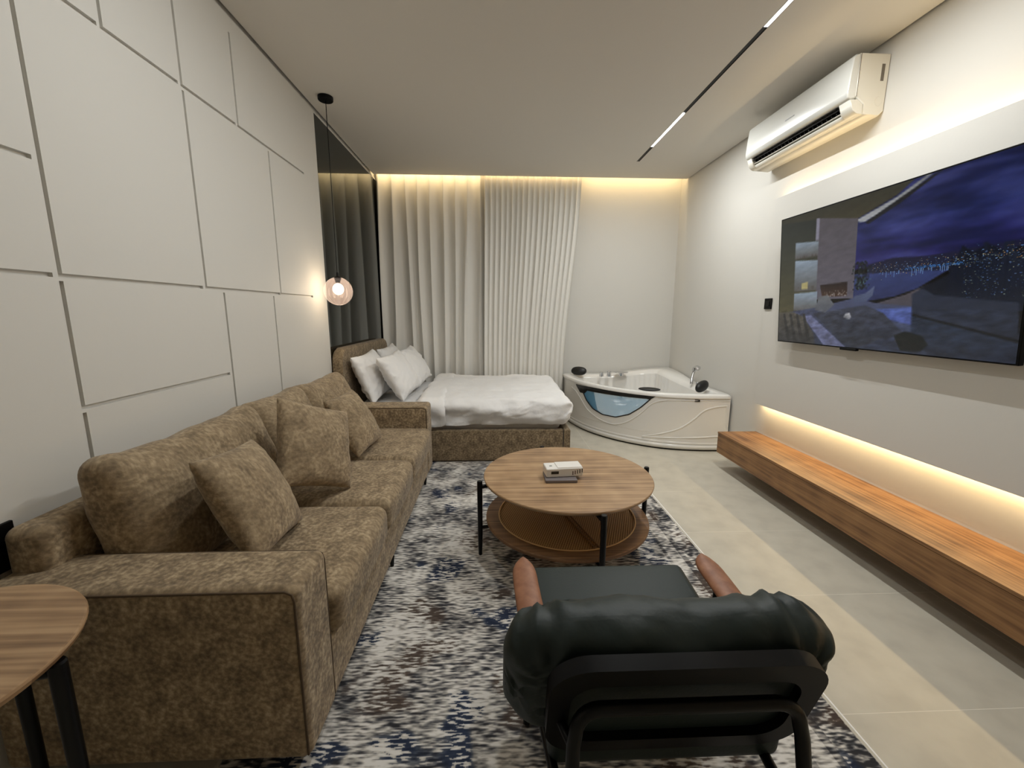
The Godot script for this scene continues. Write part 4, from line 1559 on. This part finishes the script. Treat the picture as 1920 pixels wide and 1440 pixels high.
func build_side_table() -> void:
	var c := Vector3(-1.126, 0, -0.689)
	var r := 0.2758
	var h := 0.70
	var t := thing("side_table", "small round walnut side table with black legs beside the sofa arm", "table", c)
	var st := new_st()
	lathe(st, [Vector2(0, h - 0.024), Vector2(r - 0.014, h - 0.024), Vector2(r - 0.003, h - 0.015), Vector2(r, h - 0.006), Vector2(r - 0.002, h - 0.001), Vector2(r - 0.006, h), Vector2(0, h)], 72, Transform3D(Basis(), c))
	fin(st, "table_top", M.walnut, t)
	for i in 4:
		var a := deg_to_rad(-14.0 + 90.0 * i)
		var d := Vector3(cos(a), 0, sin(a))
		var f := c + d * 0.260
		st = new_st()
		lathe(st, [Vector2(0, 0.0), Vector2(0.010, 0.0), Vector2(0.014, 0.1), Vector2(0.0155, h - 0.030), Vector2(0.013, h - 0.025), Vector2(0, h - 0.025)], 18, Transform3D(Basis(), f))
		var leg := fin(st, "leg", M.black_metal, t)
		st = new_st()
		tube(st, [f + Vector3(0, h - 0.046, 0), c + d * 0.12 + Vector3(0, h - 0.046, 0)], 0.012, 8)
		fin(st, "bracket", M.black_metal, leg)


func build_small_things() -> void:
	# grey flat case with a white gadget on top, on the coffee table
	var b := thing("flat_case", "flat grey case lying under a white gadget on the coffee table", "case", Vector3(0.35, 0.45, -2.16))
	box("case_body", plain(Color(0.46, 0.43, 0.43), 0.5), b, 0.266, 0.440, 0.4505, 0.468, -2.235, -2.098, 0.004)
	var t := thing("table_gadget", "white box-shaped gadget with a small dark display on the coffee table", "gadget", Vector3(0.37, 0.468, -2.19))
	var xf := Transform3D(Basis(Vector3.UP, 0.09), Vector3(0.372, 0.494, -2.188))
	var white := plain(Color(0.90, 0.885, 0.86), 0.4)
	var dark := plain(Color(0.10, 0.11, 0.09), 0.3)
	var st := new_st()
	rbox(st, Vector3.ZERO, Vector3(0.205, 0.050, 0.10), 0.007, 3, 0, xf)
	fin(st, "casing", white, t)
	st = new_st()
	rbox(st, Vector3(0.03, 0.026, 0.0), Vector3(0.14, 0.006, 0.09), 0.003, 2, 0, xf)
	fin(st, "lid", white, t)
	st = new_st()
	rbox(st, Vector3(-0.055, 0.002, 0.0496), Vector3(0.042, 0.016, 0.003), 0.001, 1, 0, xf)
	fin(st, "display", dark, t)
	for i in 5:
		st = new_st()
		rbox(st, Vector3(0.045 + 0.013 * i, -0.004 + 0.003 * i, 0.0497), Vector3(0.005, 0.022, 0.0016), 0.0005, 1, 0, xf * Transform3D(Basis(), Vector3.ZERO))
		fin(st, "printed_stripe", plain(Color(0.30, 0.14, 0.10), 0.5) if i < 2 else dark, t)
	for x in [-0.07, -0.03]:
		st = new_st()
		rbox(st, Vector3(x, 0.0255, 0.005), Vector3(0.014, 0.003, 0.012), 0.001, 1, 0, xf)
		fin(st, "button", plain(Color(0.55, 0.56, 0.55), 0.5), t)
	# black socket low on the panelled wall
	var s := thing("wall_socket", "black double wall socket on the panelled wall behind the sofa arm", "socket", Vector3(XL, 0.62, -1.105))
	box("plate", M.black, s, XL + 0.0005, XL + 0.011, 0.618, 0.758, -1.182, -1.03, 0.003)
	for z in [-1.145, -1.068]:
		st = new_st()
		lathe(st, [Vector2(0.012, 0.0), Vector2(0.021, 0.0), Vector2(0.021, 0.003), Vector2(0.012, 0.003), Vector2(0.012, 0.0)], 18, Transform3D(Basis(Vector3(0, 0, 1), -PI / 2.0), Vector3(XL + 0.0105, 0.69, z)))
		fin(st, "outlet", M.black_metal, s)
